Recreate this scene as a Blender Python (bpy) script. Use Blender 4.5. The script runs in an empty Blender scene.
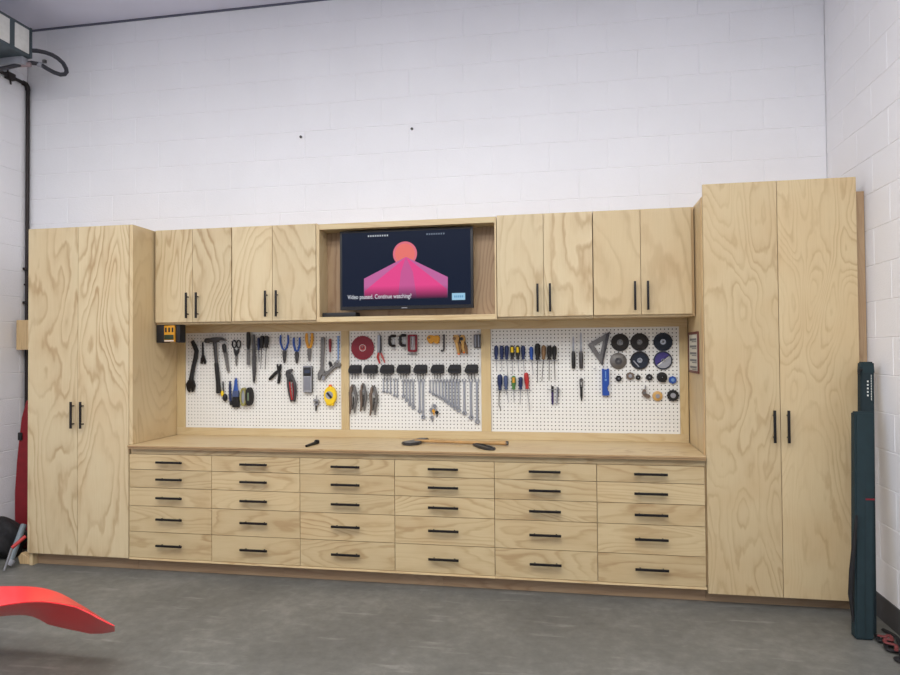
import bpy, bmesh, math, random
from mathutils import Vector, Matrix
random.seed(7)
C = bpy.context.scene.collection
PI = math.pi

# ------------------------------------------------------------------ materials
def lin(c):
    return tuple((v/255/12.92 if v/255 <= .04045 else ((v/255+.055)/1.055)**2.4) for v in c) + (1,)

def mat(name, rgb, rough=.5, metal=0.0, emit=None, bump=0, bscale=200, var=0.06, vscale=30):
    """procedural material: base colour with a little noise variation, optional bump"""
    m = bpy.data.materials.new(name); m.use_nodes = True
    nt = m.node_tree; b = nt.nodes['Principled BSDF']
    b.inputs['Roughness'].default_value = rough; b.inputs['Metallic'].default_value = metal
    c = lin(rgb)
    tc = nt.nodes.new('ShaderNodeTexCoord'); n = nt.nodes.new('ShaderNodeTexNoise')
    n.inputs['Scale'].default_value = vscale; n.inputs['Detail'].default_value = 3
    nt.links.new(tc.outputs['Object'], n.inputs['Vector'])
    mx = nt.nodes.new('ShaderNodeMix'); mx.data_type = 'RGBA'
    mx.inputs['A'].default_value = tuple(max(0, v*(1-var*2)) for v in c[:3])+(1,)
    mx.inputs['B'].default_value = tuple(min(1, v*(1+var*2)) for v in c[:3])+(1,)
    nt.links.new(n.outputs['Fac'], mx.inputs['Factor']); nt.links.new(mx.outputs['Result'], b.inputs['Base Color'])
    if emit:
        b.inputs['Emission Color'].default_value = lin(emit[0]); b.inputs['Emission Strength'].default_value = emit[1]
    if bump:
        n2 = nt.nodes.new('ShaderNodeTexNoise'); n2.inputs['Scale'].default_value = bscale; n2.inputs['Detail'].default_value = 4
        nt.links.new(tc.outputs['Object'], n2.inputs['Vector'])
        bp = nt.nodes.new('ShaderNodeBump'); bp.inputs['Strength'].default_value = bump; bp.inputs['Distance'].default_value = .01
        nt.links.new(n2.outputs['Fac'], bp.inputs['Height']); nt.links.new(bp.outputs['Normal'], b.inputs['Normal'])
    return m

def plywood(name, axis='z', light=(210, 192, 155), dark=(172, 144, 104), k=20, contrast=1.0, ns=2.4, stretch=.31, rnd=True):
    """rotary-cut softwood plywood: contour grain running along the given axis"""
    m = bpy.data.materials.new(name); m.use_nodes = True
    nt = m.node_tree; N = nt.nodes.new; L = nt.links.new; b = nt.nodes['Principled BSDF']
    b.inputs['Roughness'].default_value = .48
    def math_(op, a, bb=None, c=None):
        n = N('ShaderNodeMath'); n.operation = op
        for i, v in enumerate((a, bb, c)):
            if v is None: continue
            if isinstance(v, (int, float)): n.inputs[i].default_value = v
            else: L(v, n.inputs[i])
        return n.outputs[0]
    tc = N('ShaderNodeTexCoord'); oi = N('ShaderNodeObjectInfo')
    off = N('ShaderNodeCombineXYZ')
    if rnd:
        L(math_('MULTIPLY', oi.outputs['Random'], 91.7), off.inputs[0]); L(math_('MULTIPLY', oi.outputs['Random'], 37.3), off.inputs[2])
        L(math_('MULTIPLY', oi.outputs['Random'], 53.9), off.inputs[1])
    add = N('ShaderNodeVectorMath'); add.operation = 'ADD'
    L(tc.outputs['Object'], add.inputs[0]); L(off.outputs[0], add.inputs[1])
    mp = N('ShaderNodeMapping')
    sc = {'z': (1, 1, stretch), 'x': (stretch, 1, 1), 'y': (1, stretch, 1)}[axis]
    mp.inputs['Scale'].default_value = sc; L(add.outputs[0], mp.inputs['Vector'])
    n1 = N('ShaderNodeTexNoise'); n1.inputs['Scale'].default_value = ns; n1.inputs['Detail'].default_value = 1.5
    n1.inputs['Roughness'].default_value = .42; n1.inputs['Distortion'].default_value = .55
    L(mp.outputs[0], n1.inputs['Vector'])
    # small wobble so the contour lines are not perfectly smooth
    n2 = N('ShaderNodeTexNoise'); n2.inputs['Scale'].default_value = ns*7; n2.inputs['Detail'].default_value = 2
    L(mp.outputs[0], n2.inputs['Vector'])
    v = math_('ADD', math_('MULTIPLY', n1.outputs['Fac'], k), math_('MULTIPLY', n2.outputs['Fac'], 1.1))
    fr = math_('FRACT', v)
    rp = N('ShaderNodeValToRGB'); e = rp.color_ramp.elements
    e[0].position = 0; e[0].color = (.35, .35, .35, 1); e[1].position = 1; e[1].color = (.45, .45, .45, 1)
    for p, g in ((.08, 0), (.45, .10), (.70, .38), (.84, 1), (.92, .9)):
        q = e.new(p); q.color = (g, g, g, 1)
    L(fr, rp.inputs[0])
    # broad tone patches, where the cut runs flat
    n3 = N('ShaderNodeTexNoise'); n3.inputs['Scale'].default_value = ns*1.9; n3.inputs['Detail'].default_value = 2
    L(mp.outputs[0], n3.inputs['Vector'])
    patch = N('ShaderNodeMapRange'); patch.inputs[1].default_value = .35; patch.inputs[2].default_value = .68
    L(n3.outputs['Fac'], patch.inputs[0])
    fac = math_('MULTIPLY', rp.outputs[0], math_('MULTIPLY_ADD', patch.outputs[0], .75*contrast, .20*contrast))
    # fine fibres
    mp2 = N('ShaderNodeMapping'); f = 260; g = 7
    mp2.inputs['Scale'].default_value = {'z': (f, f, g), 'x': (g, f, f), 'y': (f, g, f)}[axis]
    L(add.outputs[0], mp2.inputs['Vector'])
    n4 = N('ShaderNodeTexNoise'); n4.inputs['Scale'].default_value = 1; n4.inputs['Detail'].default_value = 2
    L(mp2.outputs[0], n4.inputs['Vector'])
    fac2 = math_('ADD', fac, math_('MULTIPLY', math_('SUBTRACT', n4.outputs['Fac'], .45), .35))
    cl = N('ShaderNodeClamp'); L(fac2, cl.inputs[0])
    mx = N('ShaderNodeMix'); mx.data_type = 'RGBA'
    mx.inputs['A'].default_value = lin(light); mx.inputs['B'].default_value = lin(dark)
    L(cl.outputs[0], mx.inputs['Factor'])
    # warm blotches and per-sheet tone
    n5 = N('ShaderNodeTexNoise'); n5.inputs['Scale'].default_value = 3.1; n5.inputs['Detail'].default_value = 3
    L(add.outputs[0], n5.inputs['Vector'])
    r5 = N('ShaderNodeMapRange'); r5.inputs[1].default_value = .42; r5.inputs[2].default_value = .75; r5.inputs[4].default_value = .5
    L(n5.outputs['Fac'], r5.inputs[0])
    mx2 = N('ShaderNodeMix'); mx2.data_type = 'RGBA'; mx2.blend_type = 'MULTIPLY'
    mx2.inputs['B'].default_value = (.90, .80, .70, 1)
    L(r5.outputs[0], mx2.inputs['Factor']); L(mx.outputs['Result'], mx2.inputs['A'])
    hsv = N('ShaderNodeHueSaturation'); L(mx2.outputs['Result'], hsv.inputs['Color'])
    L(math_('MULTIPLY_ADD', oi.outputs['Random'], .10, .95), hsv.inputs['Value'])
    L(hsv.outputs[0], b.inputs['Base Color'])
    bp = N('ShaderNodeBump'); bp.inputs['Strength'].default_value = .12; bp.inputs['Distance'].default_value = .002
    L(n4.outputs['Fac'], bp.inputs['Height']); L(bp.outputs['Normal'], b.inputs['Normal'])
    return m

PLY_V = plywood('plywood vertical grain')
PLY_V2 = plywood('plywood vertical wavy grain', contrast=.62, ns=3.6, k=22, light=(205, 184, 144), dark=(168, 138, 97))
PLY_VC = plywood('plywood vertical calm grain', contrast=.5, ns=1.9, light=(207, 186, 146))
PLY_H = plywood('plywood horizontal grain', axis='x', contrast=.7, ns=3.2, light=(202, 181, 140), dark=(162, 130, 88), stretch=.22)
PLY_TOP = plywood('plywood worktop', axis='x', contrast=.7, ns=3, light=(212, 190, 148), dark=(168, 134, 90), stretch=.18)
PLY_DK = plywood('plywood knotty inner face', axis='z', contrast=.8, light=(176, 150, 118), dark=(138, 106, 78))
PINE = plywood('pine board upright', axis='z', light=(206, 184, 138), dark=(180, 150, 104), k=26, contrast=.6, ns=5, stretch=.10)
PINE_H = plywood('pine board flat', axis='x', light=(208, 188, 146), dark=(182, 152, 108), k=26, contrast=.6, ns=5, stretch=.10)
KICKV = plywood('weathered pine upright', axis='z', light=(184, 156, 122), dark=(150, 118, 88), k=26, contrast=.6, ns=5, stretch=.10)
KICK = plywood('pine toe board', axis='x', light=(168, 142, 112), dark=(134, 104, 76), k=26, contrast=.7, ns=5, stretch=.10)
PLY_EDGE = plywood('plywood sawn edge', axis='z', light=(214, 186, 140), dark=(170, 135, 95), k=10, contrast=.8, ns=20, stretch=.05)
PLY_EDGE_D = plywood('plywood edge darkened for shade', axis='x', light=(176, 146, 106), dark=(140, 108, 74), k=10, contrast=.8, ns=20, stretch=.05)  # brown ply edge, weaker light on the worktop front put into its colour
PLY_EDGE_H = plywood('plywood sawn edge flat', axis='x', light=(226, 202, 156), dark=(180, 142, 98), k=10, contrast=.8, ns=20, stretch=.05)
BLACK = mat('matt black metal', (18, 14, 14), .45, .2)
BLACKP = mat('black plastic', (26, 26, 29), .5)
BLACKR = mat('black rubber grip', (30, 29, 30), .75, bump=.3)
STEEL = mat('brushed steel', (165, 165, 168), .35, .85)
CHROME = mat('chrome vanadium steel', (168, 171, 178), .35, .6)
DSTEEL = mat('dark blued steel', (78, 76, 76), .42, .7, var=.15)
GSTEEL = mat('grey cast steel', (118, 116, 114), .5, .6, var=.12)
RUST = mat('worn brown steel', (120, 104, 92), .6, .5, var=.2)
BLUE = mat('blue grip plastic', (36, 78, 160), .45)
NAVY = mat('navy grip plastic', (24, 40, 84), .45)
BLUE2 = mat('pale blue plastic', (110, 150, 205), .5)
SLATEB = mat('slate blue plastic', (70, 84, 122), .5)
YELLOW = mat('yellow plastic', (242, 205, 30), .45)
AMBER = mat('amber yellow plastic', (214, 152, 40), .5)
TAN = mat('tan wood handle', (200, 158, 92), .55, var=.12)
BROWN = mat('brown wood handle', (128, 98, 66), .6, var=.12)
ORANGE = mat('orange plastic', (226, 104, 30), .5)
RED = mat('red grip plastic', (176, 36, 34), .45)
REDD = mat('dark red paint', (128, 16, 34), .45)
REDP = mat('pinkish red grip', (186, 84, 80), .5)
GREEN = mat('green grip plastic', (70, 120, 60), .5)
OLIVE = mat('olive yellow rubber', (150, 144, 84), .6)
WHITEP = mat('white plastic', (225, 225, 220), .5)
GREYP = mat('light grey plastic', (150, 152, 160), .5)
PAPER = mat('printed paper', (205, 202, 188), .8, var=.03)
INK = mat('grey print ink', (120, 120, 118), .8)
WOODH = mat('worn hickory handle', (178, 138, 84), .5, var=.2, vscale=18)
WHITEPEG = mat('white pegboard paint', (232, 231, 226), .6, var=.01)
HOLEDARK = mat('black peg hole shade', (14, 13, 12), .95)
COND = mat('dark bronze conduit', (44, 36, 36), .5, .3)
HEATG = mat('grey green enamel', (70, 82, 88), .5, var=.08)
HOSE = mat('dark grey hose rubber', (50, 50, 58), .6)
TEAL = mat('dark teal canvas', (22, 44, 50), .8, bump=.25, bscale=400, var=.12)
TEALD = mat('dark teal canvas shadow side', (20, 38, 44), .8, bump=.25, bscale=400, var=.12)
FENDER = mat('glossy red plastic', (236, 40, 48), .3, var=.03, vscale=6)
SLEDRED = mat('red fabric', (126, 12, 26), .7, var=.1)
CLOTHBK = mat('black nylon fabric', (22, 21, 24), .8, bump=.4, bscale=60, var=.3)
GREYTUBE = mat('blue grey tube plastic', (112, 124, 132), .45)
BASEM = mat('dark grey rubber baseboard', (70, 70, 72), .7)

def wallmat():
    m = mat('white painted block', (238, 238, 242), .7, bump=.25, bscale=120, var=.02, vscale=2.5)
    return m
WALL = wallmat()
CEIL = mat('pale grey ceiling panel', (222, 223, 240), .8, var=.03, vscale=1.5)

def floormat():
    m = bpy.data.materials.new('polished grey concrete'); m.use_nodes = True
    nt = m.node_tree; N = nt.nodes.new; L = nt.links.new; b = nt.nodes['Principled BSDF']
    tc = N('ShaderNodeTexCoord')
    def noise(s, d, rough=.6, vec=None):
        n = N('ShaderNodeTexNoise'); n.inputs['Scale'].default_value = s; n.inputs['Detail'].default_value = d
        n.inputs['Roughness'].default_value = rough
        L(vec or tc.outputs['Object'], n.inputs['Vector']); return n.outputs['Fac']
    a = noise(1.3, 6, .65); c = noise(14, 6, .7)
    mix = N('ShaderNodeMath'); mix.operation = 'MULTIPLY_ADD'; L(c, mix.inputs[0]); mix.inputs[1].default_value = .45; 
    m2 = N('ShaderNodeMath'); m2.operation = 'MULTIPLY'; L(a, m2.inputs[0]); m2.inputs[1].default_value = .55; L(m2.outputs[0], mix.inputs[2])
    rp = N('ShaderNodeValToRGB'); e = rp.color_ramp.elements
    e[0].position = .36; e[0].color = lin((88, 88, 85)); e[1].position = .66; e[1].color = lin((124, 123, 118))
    q = e.new(.52); q.color = lin((105, 105, 101)); L(mix.outputs[0], rp.inputs[0])
    # pale scuffs, long along the trowel direction
    mp = N('ShaderNodeMapping'); mp.inputs['Rotation'].default_value = (0, 0, .35); mp.inputs['Scale'].default_value = (1.0, 5.5, 1)
    L(tc.outputs['Object'], mp.inputs['Vector'])
    s = noise(2.6, 5, .6, mp.outputs[0])
    rs = N('ShaderNodeValToRGB'); rs.color_ramp.elements[0].position = .60; rs.color_ramp.elements[0].color = (0, 0, 0, 1)
    rs.color_ramp.elements[1].position = .78; rs.color_ramp.elements[1].color = (.45, .45, .45, 1); L(s, rs.inputs[0])
    mx = N('ShaderNodeMix'); mx.data_type = 'RGBA'; mx.inputs['B'].default_value = lin((172, 170, 164))
    L(rs.outputs[0], mx.inputs['Factor']); L(rp.outputs[0], mx.inputs['A']); L(mx.outputs['Result'], b.inputs['Base Color'])
    b.inputs['Roughness'].default_value = .5
    bp = N('ShaderNodeBump'); bp.inputs['Strength'].default_value = .15; bp.inputs['Distance'].default_value = .004
    L(c, bp.inputs['Height']); L(bp.outputs['Normal'], b.inputs['Normal'])
    return m
FLOOR = floormat()

def emit_mat(name, rgb, strength=1.0):
    m = bpy.data.materials.new(name); m.use_nodes = True; b = m.node_tree.nodes['Principled BSDF']
    b.inputs['Base Color'].default_value = (.004, .004, .005, 1); b.inputs['Roughness'].default_value = .3; b.inputs['Specular IOR Level'].default_value = .12
    b.inputs['Emission Color'].default_value = lin(rgb); b.inputs['Emission Strength'].default_value = strength
    return m

def emit_fade(name, top, bottom, z0, z1, strength=1.0):
    """lit pixels of the screen picture: colour runs from bottom (z0) to top (z1) of the shape"""
    m = emit_mat(name, top, strength); nt = m.node_tree; N = nt.nodes.new; L = nt.links.new
    tc = N('ShaderNodeTexCoord'); s = N('ShaderNodeSeparateXYZ'); L(tc.outputs['Object'], s.inputs[0])
    r = N('ShaderNodeMapRange'); r.inputs[1].default_value = z0; r.inputs[2].default_value = z1; L(s.outputs[2], r.inputs[0])
    mx = N('ShaderNodeMix'); mx.data_type = 'RGBA'; mx.inputs['A'].default_value = lin(bottom); mx.inputs['B'].default_value = lin(top)
    L(r.outputs[0], mx.inputs['Factor']); L(mx.outputs['Result'], nt.nodes['Principled BSDF'].inputs['Emission Color'])
    return m

# ------------------------------------------------------------------ mesh building
class MB:
    def __init__(s): s.bm = bmesh.new()
    def box(s, x0, x1, y0, y1, z0, z1, bev=0.0):
        b = bmesh.new(); vs = [b.verts.new((x, y, z)) for x in (x0, x1) for y in (y0, y1) for z in (z0, z1)]
        for f in ((0, 1, 3, 2), (4, 6, 7, 5), (0, 4, 5, 1), (2, 3, 7, 6), (0, 2, 6, 4), (1, 5, 7, 3)): b.faces.new([vs[i] for i in f])
        if bev: bmesh.ops.bevel(b, geom=b.edges[:], offset=bev, segments=2, affect='EDGES', profile=.6)
        return s.merge(b)
    def merge(s, b):
        bmesh.ops.recalc_face_normals(b, faces=b.faces[:])
        me = bpy.data.meshes.new('tmp'); b.to_mesh(me); b.free(); s.bm.from_mesh(me); bpy.data.meshes.remove(me); return s
    def prism(s, pts, y0, y1, bev=0.0):
        """polygon in the XZ plane extruded from y0 to y1"""
        b = bmesh.new(); n = len(pts)
        lo = [b.verts.new((p[0], y0, p[1])) for p in pts]; hi = [b.verts.new((p[0], y1, p[1])) for p in pts]
        b.faces.new(lo); b.faces.new(hi[::-1])
        for i in range(n): b.faces.new((lo[i], lo[(i+1) % n], hi[(i+1) % n], hi[i]))
        bmesh.ops.recalc_face_normals(b, faces=b.faces[:])
        if bev:
            bmesh.ops.bevel(b, geom=[e for e in b.edges], offset=bev, segments=1, affect='EDGES', clamp_overlap=True)
        return s.merge(b)
    def ring(s, outer, inner, y0, y1):
        """frame between two outlines with the same number of points"""
        b = bmesh.new(); n = len(outer)
        A = [[b.verts.new((p[0], y, p[1])) for p in ps] for ps in (outer, inner) for y in (y0, y1)]
        o0, o1, i0, i1 = A
        for k in range(n):
            j = (k+1) % n
            b.faces.new((o0[k], o0[j], i0[j], i0[k])); b.faces.new((o1[k], i1[k], i1[j], o1[j]))
            b.faces.new((o0[k], o1[k], o1[j], o0[j])); b.faces.new((i0[k], i0[j], i1[j], i1[k]))
        return s.merge(b)
    def tube(s, pts, r, seg=10, flat=1.0, ref=(0, 1, 0), closed=False):
        """swept round (or flattened along ref) bar through 3-D points; r a number or one per point"""
        b = bmesh.new(); P = [Vector(p) for p in pts]; n = len(P); rs = r if isinstance(r, (list, tuple)) else [r]*n
        rings = []
        for i in range(n):
            if closed: t = P[(i+1) % n]-P[i-1]
            else: t = P[min(i+1, n-1)]-P[max(i-1, 0)]
            t.normalize(); rv = Vector(ref)
            if abs(t.dot(rv)) > .95: rv = Vector((0, 0, 1)) if abs(t.z) < .9 else Vector((1, 0, 0))
            u = t.cross(rv).normalized(); w = u.cross(t).normalized()
            rings.append([b.verts.new(P[i]+u*math.cos(a)*rs[i]+w*math.sin(a)*rs[i]*flat) for a in [2*PI*k/seg for k in range(seg)]])
        for i in range(n if closed else n-1):
            A, B = rings[i], rings[(i+1) % n]
            for k in range(seg): b.faces.new((A[k], A[(k+1) % seg], B[(k+1) % seg], B[k]))
        if not closed: b.faces.new(rings[0][::-1]); b.faces.new(rings[-1])
        return s.merge(b)
    def lathe(s, prof, c, axis='z', seg=24):
        """profile [(radius, height)] turned about an axis through c; closes solid"""
        b = bmesh.new(); rings = []
        for r, h in prof:
            ring = []
            for k in range(seg):
                a = 2*PI*k/seg; x, y = r*math.cos(a), r*math.sin(a)
                v = {'z': (x, y, h), 'y': (x, h, y), 'x': (h, x, y)}[axis]
                ring.append(b.verts.new(Vector(c)+Vector(v)))
            rings.append(ring)
        for A, B in zip(rings, rings[1:]):
            for k in range(seg): b.faces.new((A[k], A[(k+1) % seg], B[(k+1) % seg], B[k]))
        b.faces.new(rings[0][::-1]); b.faces.new(rings[-1])
        bmesh.ops.remove_doubles(b, verts=b.verts[:], dist=1e-6)
        return s.merge(b)
    def hollow(s, r0, r1, c, y0, y1, seg=28):
        """flat washer or disc with a hole, axis along y"""
        o = [(c[0]+r1*math.cos(2*PI*k/seg), c[1]+r1*math.sin(2*PI*k/seg)) for k in range(seg)]
        i = [(c[0]+r0*math.cos(2*PI*k/seg), c[1]+r0*math.sin(2*PI*k/seg)) for k in range(seg)]
        return s.ring(o, i, y0, y1)
    def disc(s, r, c, y0, y1, seg=28):
        return s.lathe([(r, y0), (r, y1)], (c[0], 0, c[1]), 'y', seg)
    def link(s, name, m, parent=None, origin=(0, 0, 0), smooth=False):
        bmesh.ops.translate(s.bm, verts=s.bm.verts[:], vec=-Vector(origin))
        me = bpy.data.meshes.new(name); s.bm.to_mesh(me); s.bm.free()
        ms = m if isinstance(m, (list, tuple)) else [m]
        for q in ms: me.materials.append(q)
        if smooth:
            for p in me.polygons: p.use_smooth = True
            try: me.set_sharp_from_angle(angle=math.radians(38))
            except Exception: pass
        o = bpy.data.objects.new(name, me); C.objects.link(o)
        if parent is not None: o.parent = parent
        else: o.location = origin
        return o

def tag(o, label, cat, group=None, kind=None):
    o['label'] = label; o['category'] = cat
    if group: o['group'] = group
    if kind: o['kind'] = kind
    return o

class Thing:
    """an Empty at the base of the thing; parts are authored in room coordinates"""
    def __init__(s, name, label, cat, origin, group=None):
        s.o = bpy.data.objects.new(name, None); C.objects.link(s.o); s.o.location = origin; s.or_ = Vector(origin)
        s.o.empty_display_size = .05; tag(s.o, label, cat, group)
    def part(s, name, m, mb, label=None, smooth=True, parent=None):
        o = mb.link(name, m, parent or s.o, s.or_, smooth)
        if label: o['label'] = label
        return o

def single(name, label, cat, m, mb, origin, group=None, smooth=True):
    o = mb.link(name, m, None, origin, smooth); return tag(o, label, cat, group)

def struct(name, m, mb, origin=(0, 0, 0)):
    o = mb.link(name, m, None, origin); o['kind'] = 'structure'; return o

# ------------------------------------------------------------------ the room
XL, XR, YB, ZC, YF = -.58, 5.467, .62, 4.16, -9.0
struct('floor', FLOOR, MB().box(XL-.2, XR+.2, YF-5, YB+.2, -.15, 0))
struct('ceiling', CEIL, MB().box(XL-.2, XR+.2, YF, YB+.2, ZC, ZC+.12))

def blockwall(name, a0, a1, plane, side, z_off=-.076, shift=0):
    """painted concrete block: every block face has a chamfered edge down to the mortar joint"""
    H, Wd, ch, dep = .2032, .4064, .0045, .003
    b = bmesh.new()
    def P(a, d, z):  # a along the wall, d into the room
        if side == 'back': return (a, plane-d, z)
        if side == 'right': return (plane-d, a, z)
        return (plane+d, a, z)
    row = 0; z = z_off
    while z < ZC:
        a = a0-(Wd/2 if row % 2 else 0)+(shift-Wd if shift else 0)
        while a < a1:
            p0, p1, q0, q1 = max(a, a0), min(a+Wd, a1), max(z, 0), min(z+H, ZC)
            if p1-p0 > .02 and q1-q0 > .02:
                o = [b.verts.new(P(*t)) for t in ((p0, -dep, q0), (p1, -dep, q0), (p1, -dep, q1), (p0, -dep, q1))]
                i = [b.verts.new(P(*t)) for t in ((p0+ch, 0, q0+ch), (p1-ch, 0, q0+ch), (p1-ch, 0, q1-ch), (p0+ch, 0, q1-ch))]
                b.faces.new(i)
                for k in range(4): b.faces.new((o[k], o[(k+1) % 4], i[(k+1) % 4], i[k]))
            a += Wd
        z += H; row += 1
    mb = MB()
    bmesh.ops.remove_doubles(b, verts=b.verts[:], dist=1e-5)
    me = bpy.data.meshes.new('t'); 
    # orient towards the room
    n = {'back': Vector((0, -1, 0)), 'right': Vector((-1, 0, 0)), 'left': Vector((1, 0, 0))}[side]
    b.normal_update()
    for f in b.faces:
        if f.normal.dot(n) < 0: f.normal_flip()
    b.to_mesh(me); b.free(); mb.bm.from_mesh(me)
    if side == 'back': mb.box(a0-.2, a1+.2, plane+dep+.001, plane+.2, 0, ZC)
    elif side == 'right': mb.box(plane+dep+.001, plane+.2, a0, a1, 0, ZC)
    else: mb.box(plane-.2, plane-dep-.001, a0, a1, 0, ZC)
    return struct(name, WALL, mb)
blockwall('wall_back', XL, XR, YB, 'back', z_off=-.088, shift=.175)
blockwall('wall_right', YF, YB, XR, 'right')
blockwall('wall_left', YF, YB, XL, 'left')
struct('baseboard_right', BASEM, MB().box(XR-.008, XR, YF, YB-.005, 0, .134, .002))
# thin dark strip where the ceiling meets the walls
struct('trim_1', mat('dark grey ceiling trim', (96, 98, 116), .7), MB().box(XL, XR, YB-.010, YB, ZC-.014, ZC))
# ------------------------------------------------------------------ cabinets
T_ = .018   # plywood thickness
def bar_handle(th, par, p, length, axis, y):
    """black square bar pull standing on two posts; p = centre (x, z), y = face it is screwed to"""
    mb = MB(); x, z = p; h = length/2; w = .0072
    if axis == 'z':
        mb.box(x-w, x+w, y-.036, y-.026, z-h, z+h, .0015)
        for s in (-1, 1): mb.tube([(x, y, z+s*(h-.03)), (x, y-.028, z+s*(h-.03))], .0045, 8)
    else:
        mb.box(x-h, x+h, y-.036, y-.026, z-w, z+w, .0015)
        for s in (-1, 1): mb.tube([(x+s*(h-.03), y, z), (x+s*(h-.03), y-.028, z)], .0045, 8)
    return th.part('handle', BLACK, mb, parent=par)

def door(th, x0, x1, z0, z1, y, hx, hz, hl, m):
    d = th.part('door', m, MB().box(x0+.0015, x1-.0015, y, y+T_, z0, z1, .0012), smooth=False)
    bar_handle(th, d, (hx, hz), hl, 'z', y); return d

def slant_panel(x1, zd, zt):
    """side panel whose back edge stands a little further left than its front edge"""
    mb = MB(); mb.box(x1-.026, x1, .0205, YB-.002, zd-.002, .8440, .0005); mb.box(x1-.026, x1, .003, YB-.002, .8705, zt, .0008)
    for v in mb.bm.verts: v.co.x -= .024*max(0, (v.co.y-.2)/.4) if v.co.z > .85 or v.co.y > .1 else 0
    return mb
def tall(x0, x1, xm, x0d, x1d, ztop, zdoor, hxs, hz, label, strip_right, ztc):
    zb = ztc or ztop
    t = Thing('tall_cabinet', label, 'cabinet', ((x0+x1)/2, .3, 0), 'tall plywood cabinets')
    t.part('side_panel', PLY_EDGE if 0 else PLY_VC, MB().box(x0, x0+.024, (.021 if x0 > 3 else .021), YB-.002, .0 if x0 < 3 else zdoor, zb-.0185, .001), smooth=False)
    t.part('side_panel', PLY_VC, MB().box(x1-.026, x1, (0.003 if strip_right else .021), YB-.002, zdoor-.002, zb-(.0 if strip_right else .0185), .001) if not strip_right else slant_panel(x1, zdoor, zb), smooth=False)
    t.part('body', PLY_VC, MB().box(x0+.025, x1-(.052 if strip_right else .027), .022, YB-.004, zdoor+.005, zb-.02), smooth=False)
    t.part('top_panel', PLY_EDGE_H, MB().box(x0, x1-.0265*(1 if strip_right else 0), .0215, YB-.002, zb-.018, zb), smooth=False)
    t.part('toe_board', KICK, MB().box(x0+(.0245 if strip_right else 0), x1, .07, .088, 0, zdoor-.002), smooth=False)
    for a, b, hx in ((x0d, xm, hxs[0]), (xm, x1d, hxs[1])):
        door(t, a, b, zdoor, ztop, 0.0, hx, hz, .186, PLY_V if x0 < 3 else PLY_V2)
    return t
tl = tall(0, .8259, .4012, 0, .7985, 2.387, .0935, (.371, .446), 1.07, 'tall left two-door plywood cabinet beside the black wall conduit', True, 0)
tr = tall(4.572, 5.405, 4.982, 4.572, 5.4047, 2.4676, .067, (4.943, 5.018), 1.047, 'tall right two-door plywood cabinet beside the leaning dark teal cases', False, 2.40)
tr.part('side_stile', PLY_EDGE, MB().box(4.5675, 4.5715, .0195, .062, .11, 2.395), 'paler sawn plywood edge strip')
single('filler_board', 'narrow pine filler board between right tall cabinet and block wall', 'board', KICKV,
       MB().box(5.407, 5.464, .052, .07, .0, 2.395, .001), (5.435, .06, 0), smooth=False)

# wall cabinets
def wallcab(x0, xm, x1, h, label, m):
    t = Thing('wall_cabinet', label, 'cabinet', ((x0+x1)/2, .43, 1.70), 'upper wall cabinets')
    t.part('body', PLY_VC, MB().box(x0+.001, x1-.001, .27, YB-.002, 1.703, 2.391), smooth=False)
    door(t, x0+.0015, xm, 1.7176, 2.386, .2504, h[0], 1.836, .183, m)
    door(t, xm, x1-.0015, 1.7176, 2.386, .2504, h[1], 1.836, .183, m)
    return t
wallcab(.829, 1.125, 1.430, (1.094, 1.171), 'leftmost two-door wall cabinet, above the curved pry bar and hammer', PLY_V)
wallcab(1.431, 1.740, 2.064, (1.699, 1.779), 'two-door wall cabinet directly left of the television', PLY_V)
wallcab(3.320, 3.628, 3.942, (3.588, 3.668), 'two-door wall cabinet directly right of the television', PLY_V)
wallcab(3.943, 4.239, 4.551, (4.200, 4.279), 'rightmost two-door wall cabinet with pale calm grain, above the grinding discs', PLY_VC)
single('filler_board', 'narrow plywood filler strip between last wall cabinet and right tall cabinet', 'board', PLY_EDGE,
       MB().box(4.552, 4.5665, .275, .60, 1.704, 2.391), (4.56, .4, 1.70), smooth=False)

# television niche: open plywood box
n = Thing('television_niche', 'open plywood box cabinet around the television', 'cabinet', (2.692, .43, 1.70))
n.part('side_panel', PLY_VC, MB().box(2.066, 2.088, .25, YB-.002, 1.703, 2.381, .001), smooth=False)
n.part('side_panel', PLY_VC, MB().box(3.308, 3.3185, .25, YB-.002, 1.703, 2.381, .001), smooth=False)
n.part('top_board', PINE_H, MB().box(2.0885, 3.3075, .25, YB-.002, 2.343, 2.381, .001), smooth=False)
n.part('bottom_board', PINE_H, MB().box(2.0885, 3.3075, .25, YB-.002, 1.703, 1.736, .001), smooth=False)
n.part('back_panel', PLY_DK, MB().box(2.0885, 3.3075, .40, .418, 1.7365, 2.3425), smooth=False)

# television
TX0, TX1, TZ0, TZ1, TY = 2.2195, 3.156, 1.784, 2.334, .300
t = Thing('television', 'flat screen television showing a paused pink mountain and sun picture', 'television', (2.688, .35, 1.79))
t.part('casing', BLACKP, MB().box(TX0, TX1, TY, TY+.03, TZ0, TZ1, .003))
t.part('wall_mount', BLACKP, MB().box(2.53, 2.85, TY+.029, .400, 1.93, 2.15, .004))
scr = t.part('screen', emit_mat('screen dark navy', (15, 27, 50), 1.0), MB().box(TX0+.016, TX1-.016, TY-.001, TY+.002, TZ0+.024, TZ1-.016), 'lit dark navy screen', smooth=False)
def scr_shape(name, m, pts, d, lab=None):
    return t.part(name, m, MB().prism(pts, TY-.001-d, TY-.0009), lab, smooth=False, parent=scr)
pts = [(2.6866, 2.1625)]; cx, cz = pts[0]; 
circ = lambda r: [(cx+r*math.cos(2*PI*k/48), cz+r*math.sin(2*PI*k/48)) for k in range(48)]
scr_shape('sun_disc', emit_mat('screen salmon rim', (238, 120, 140)), circ(.0845), .0004, 'salmon sun disc')
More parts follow.
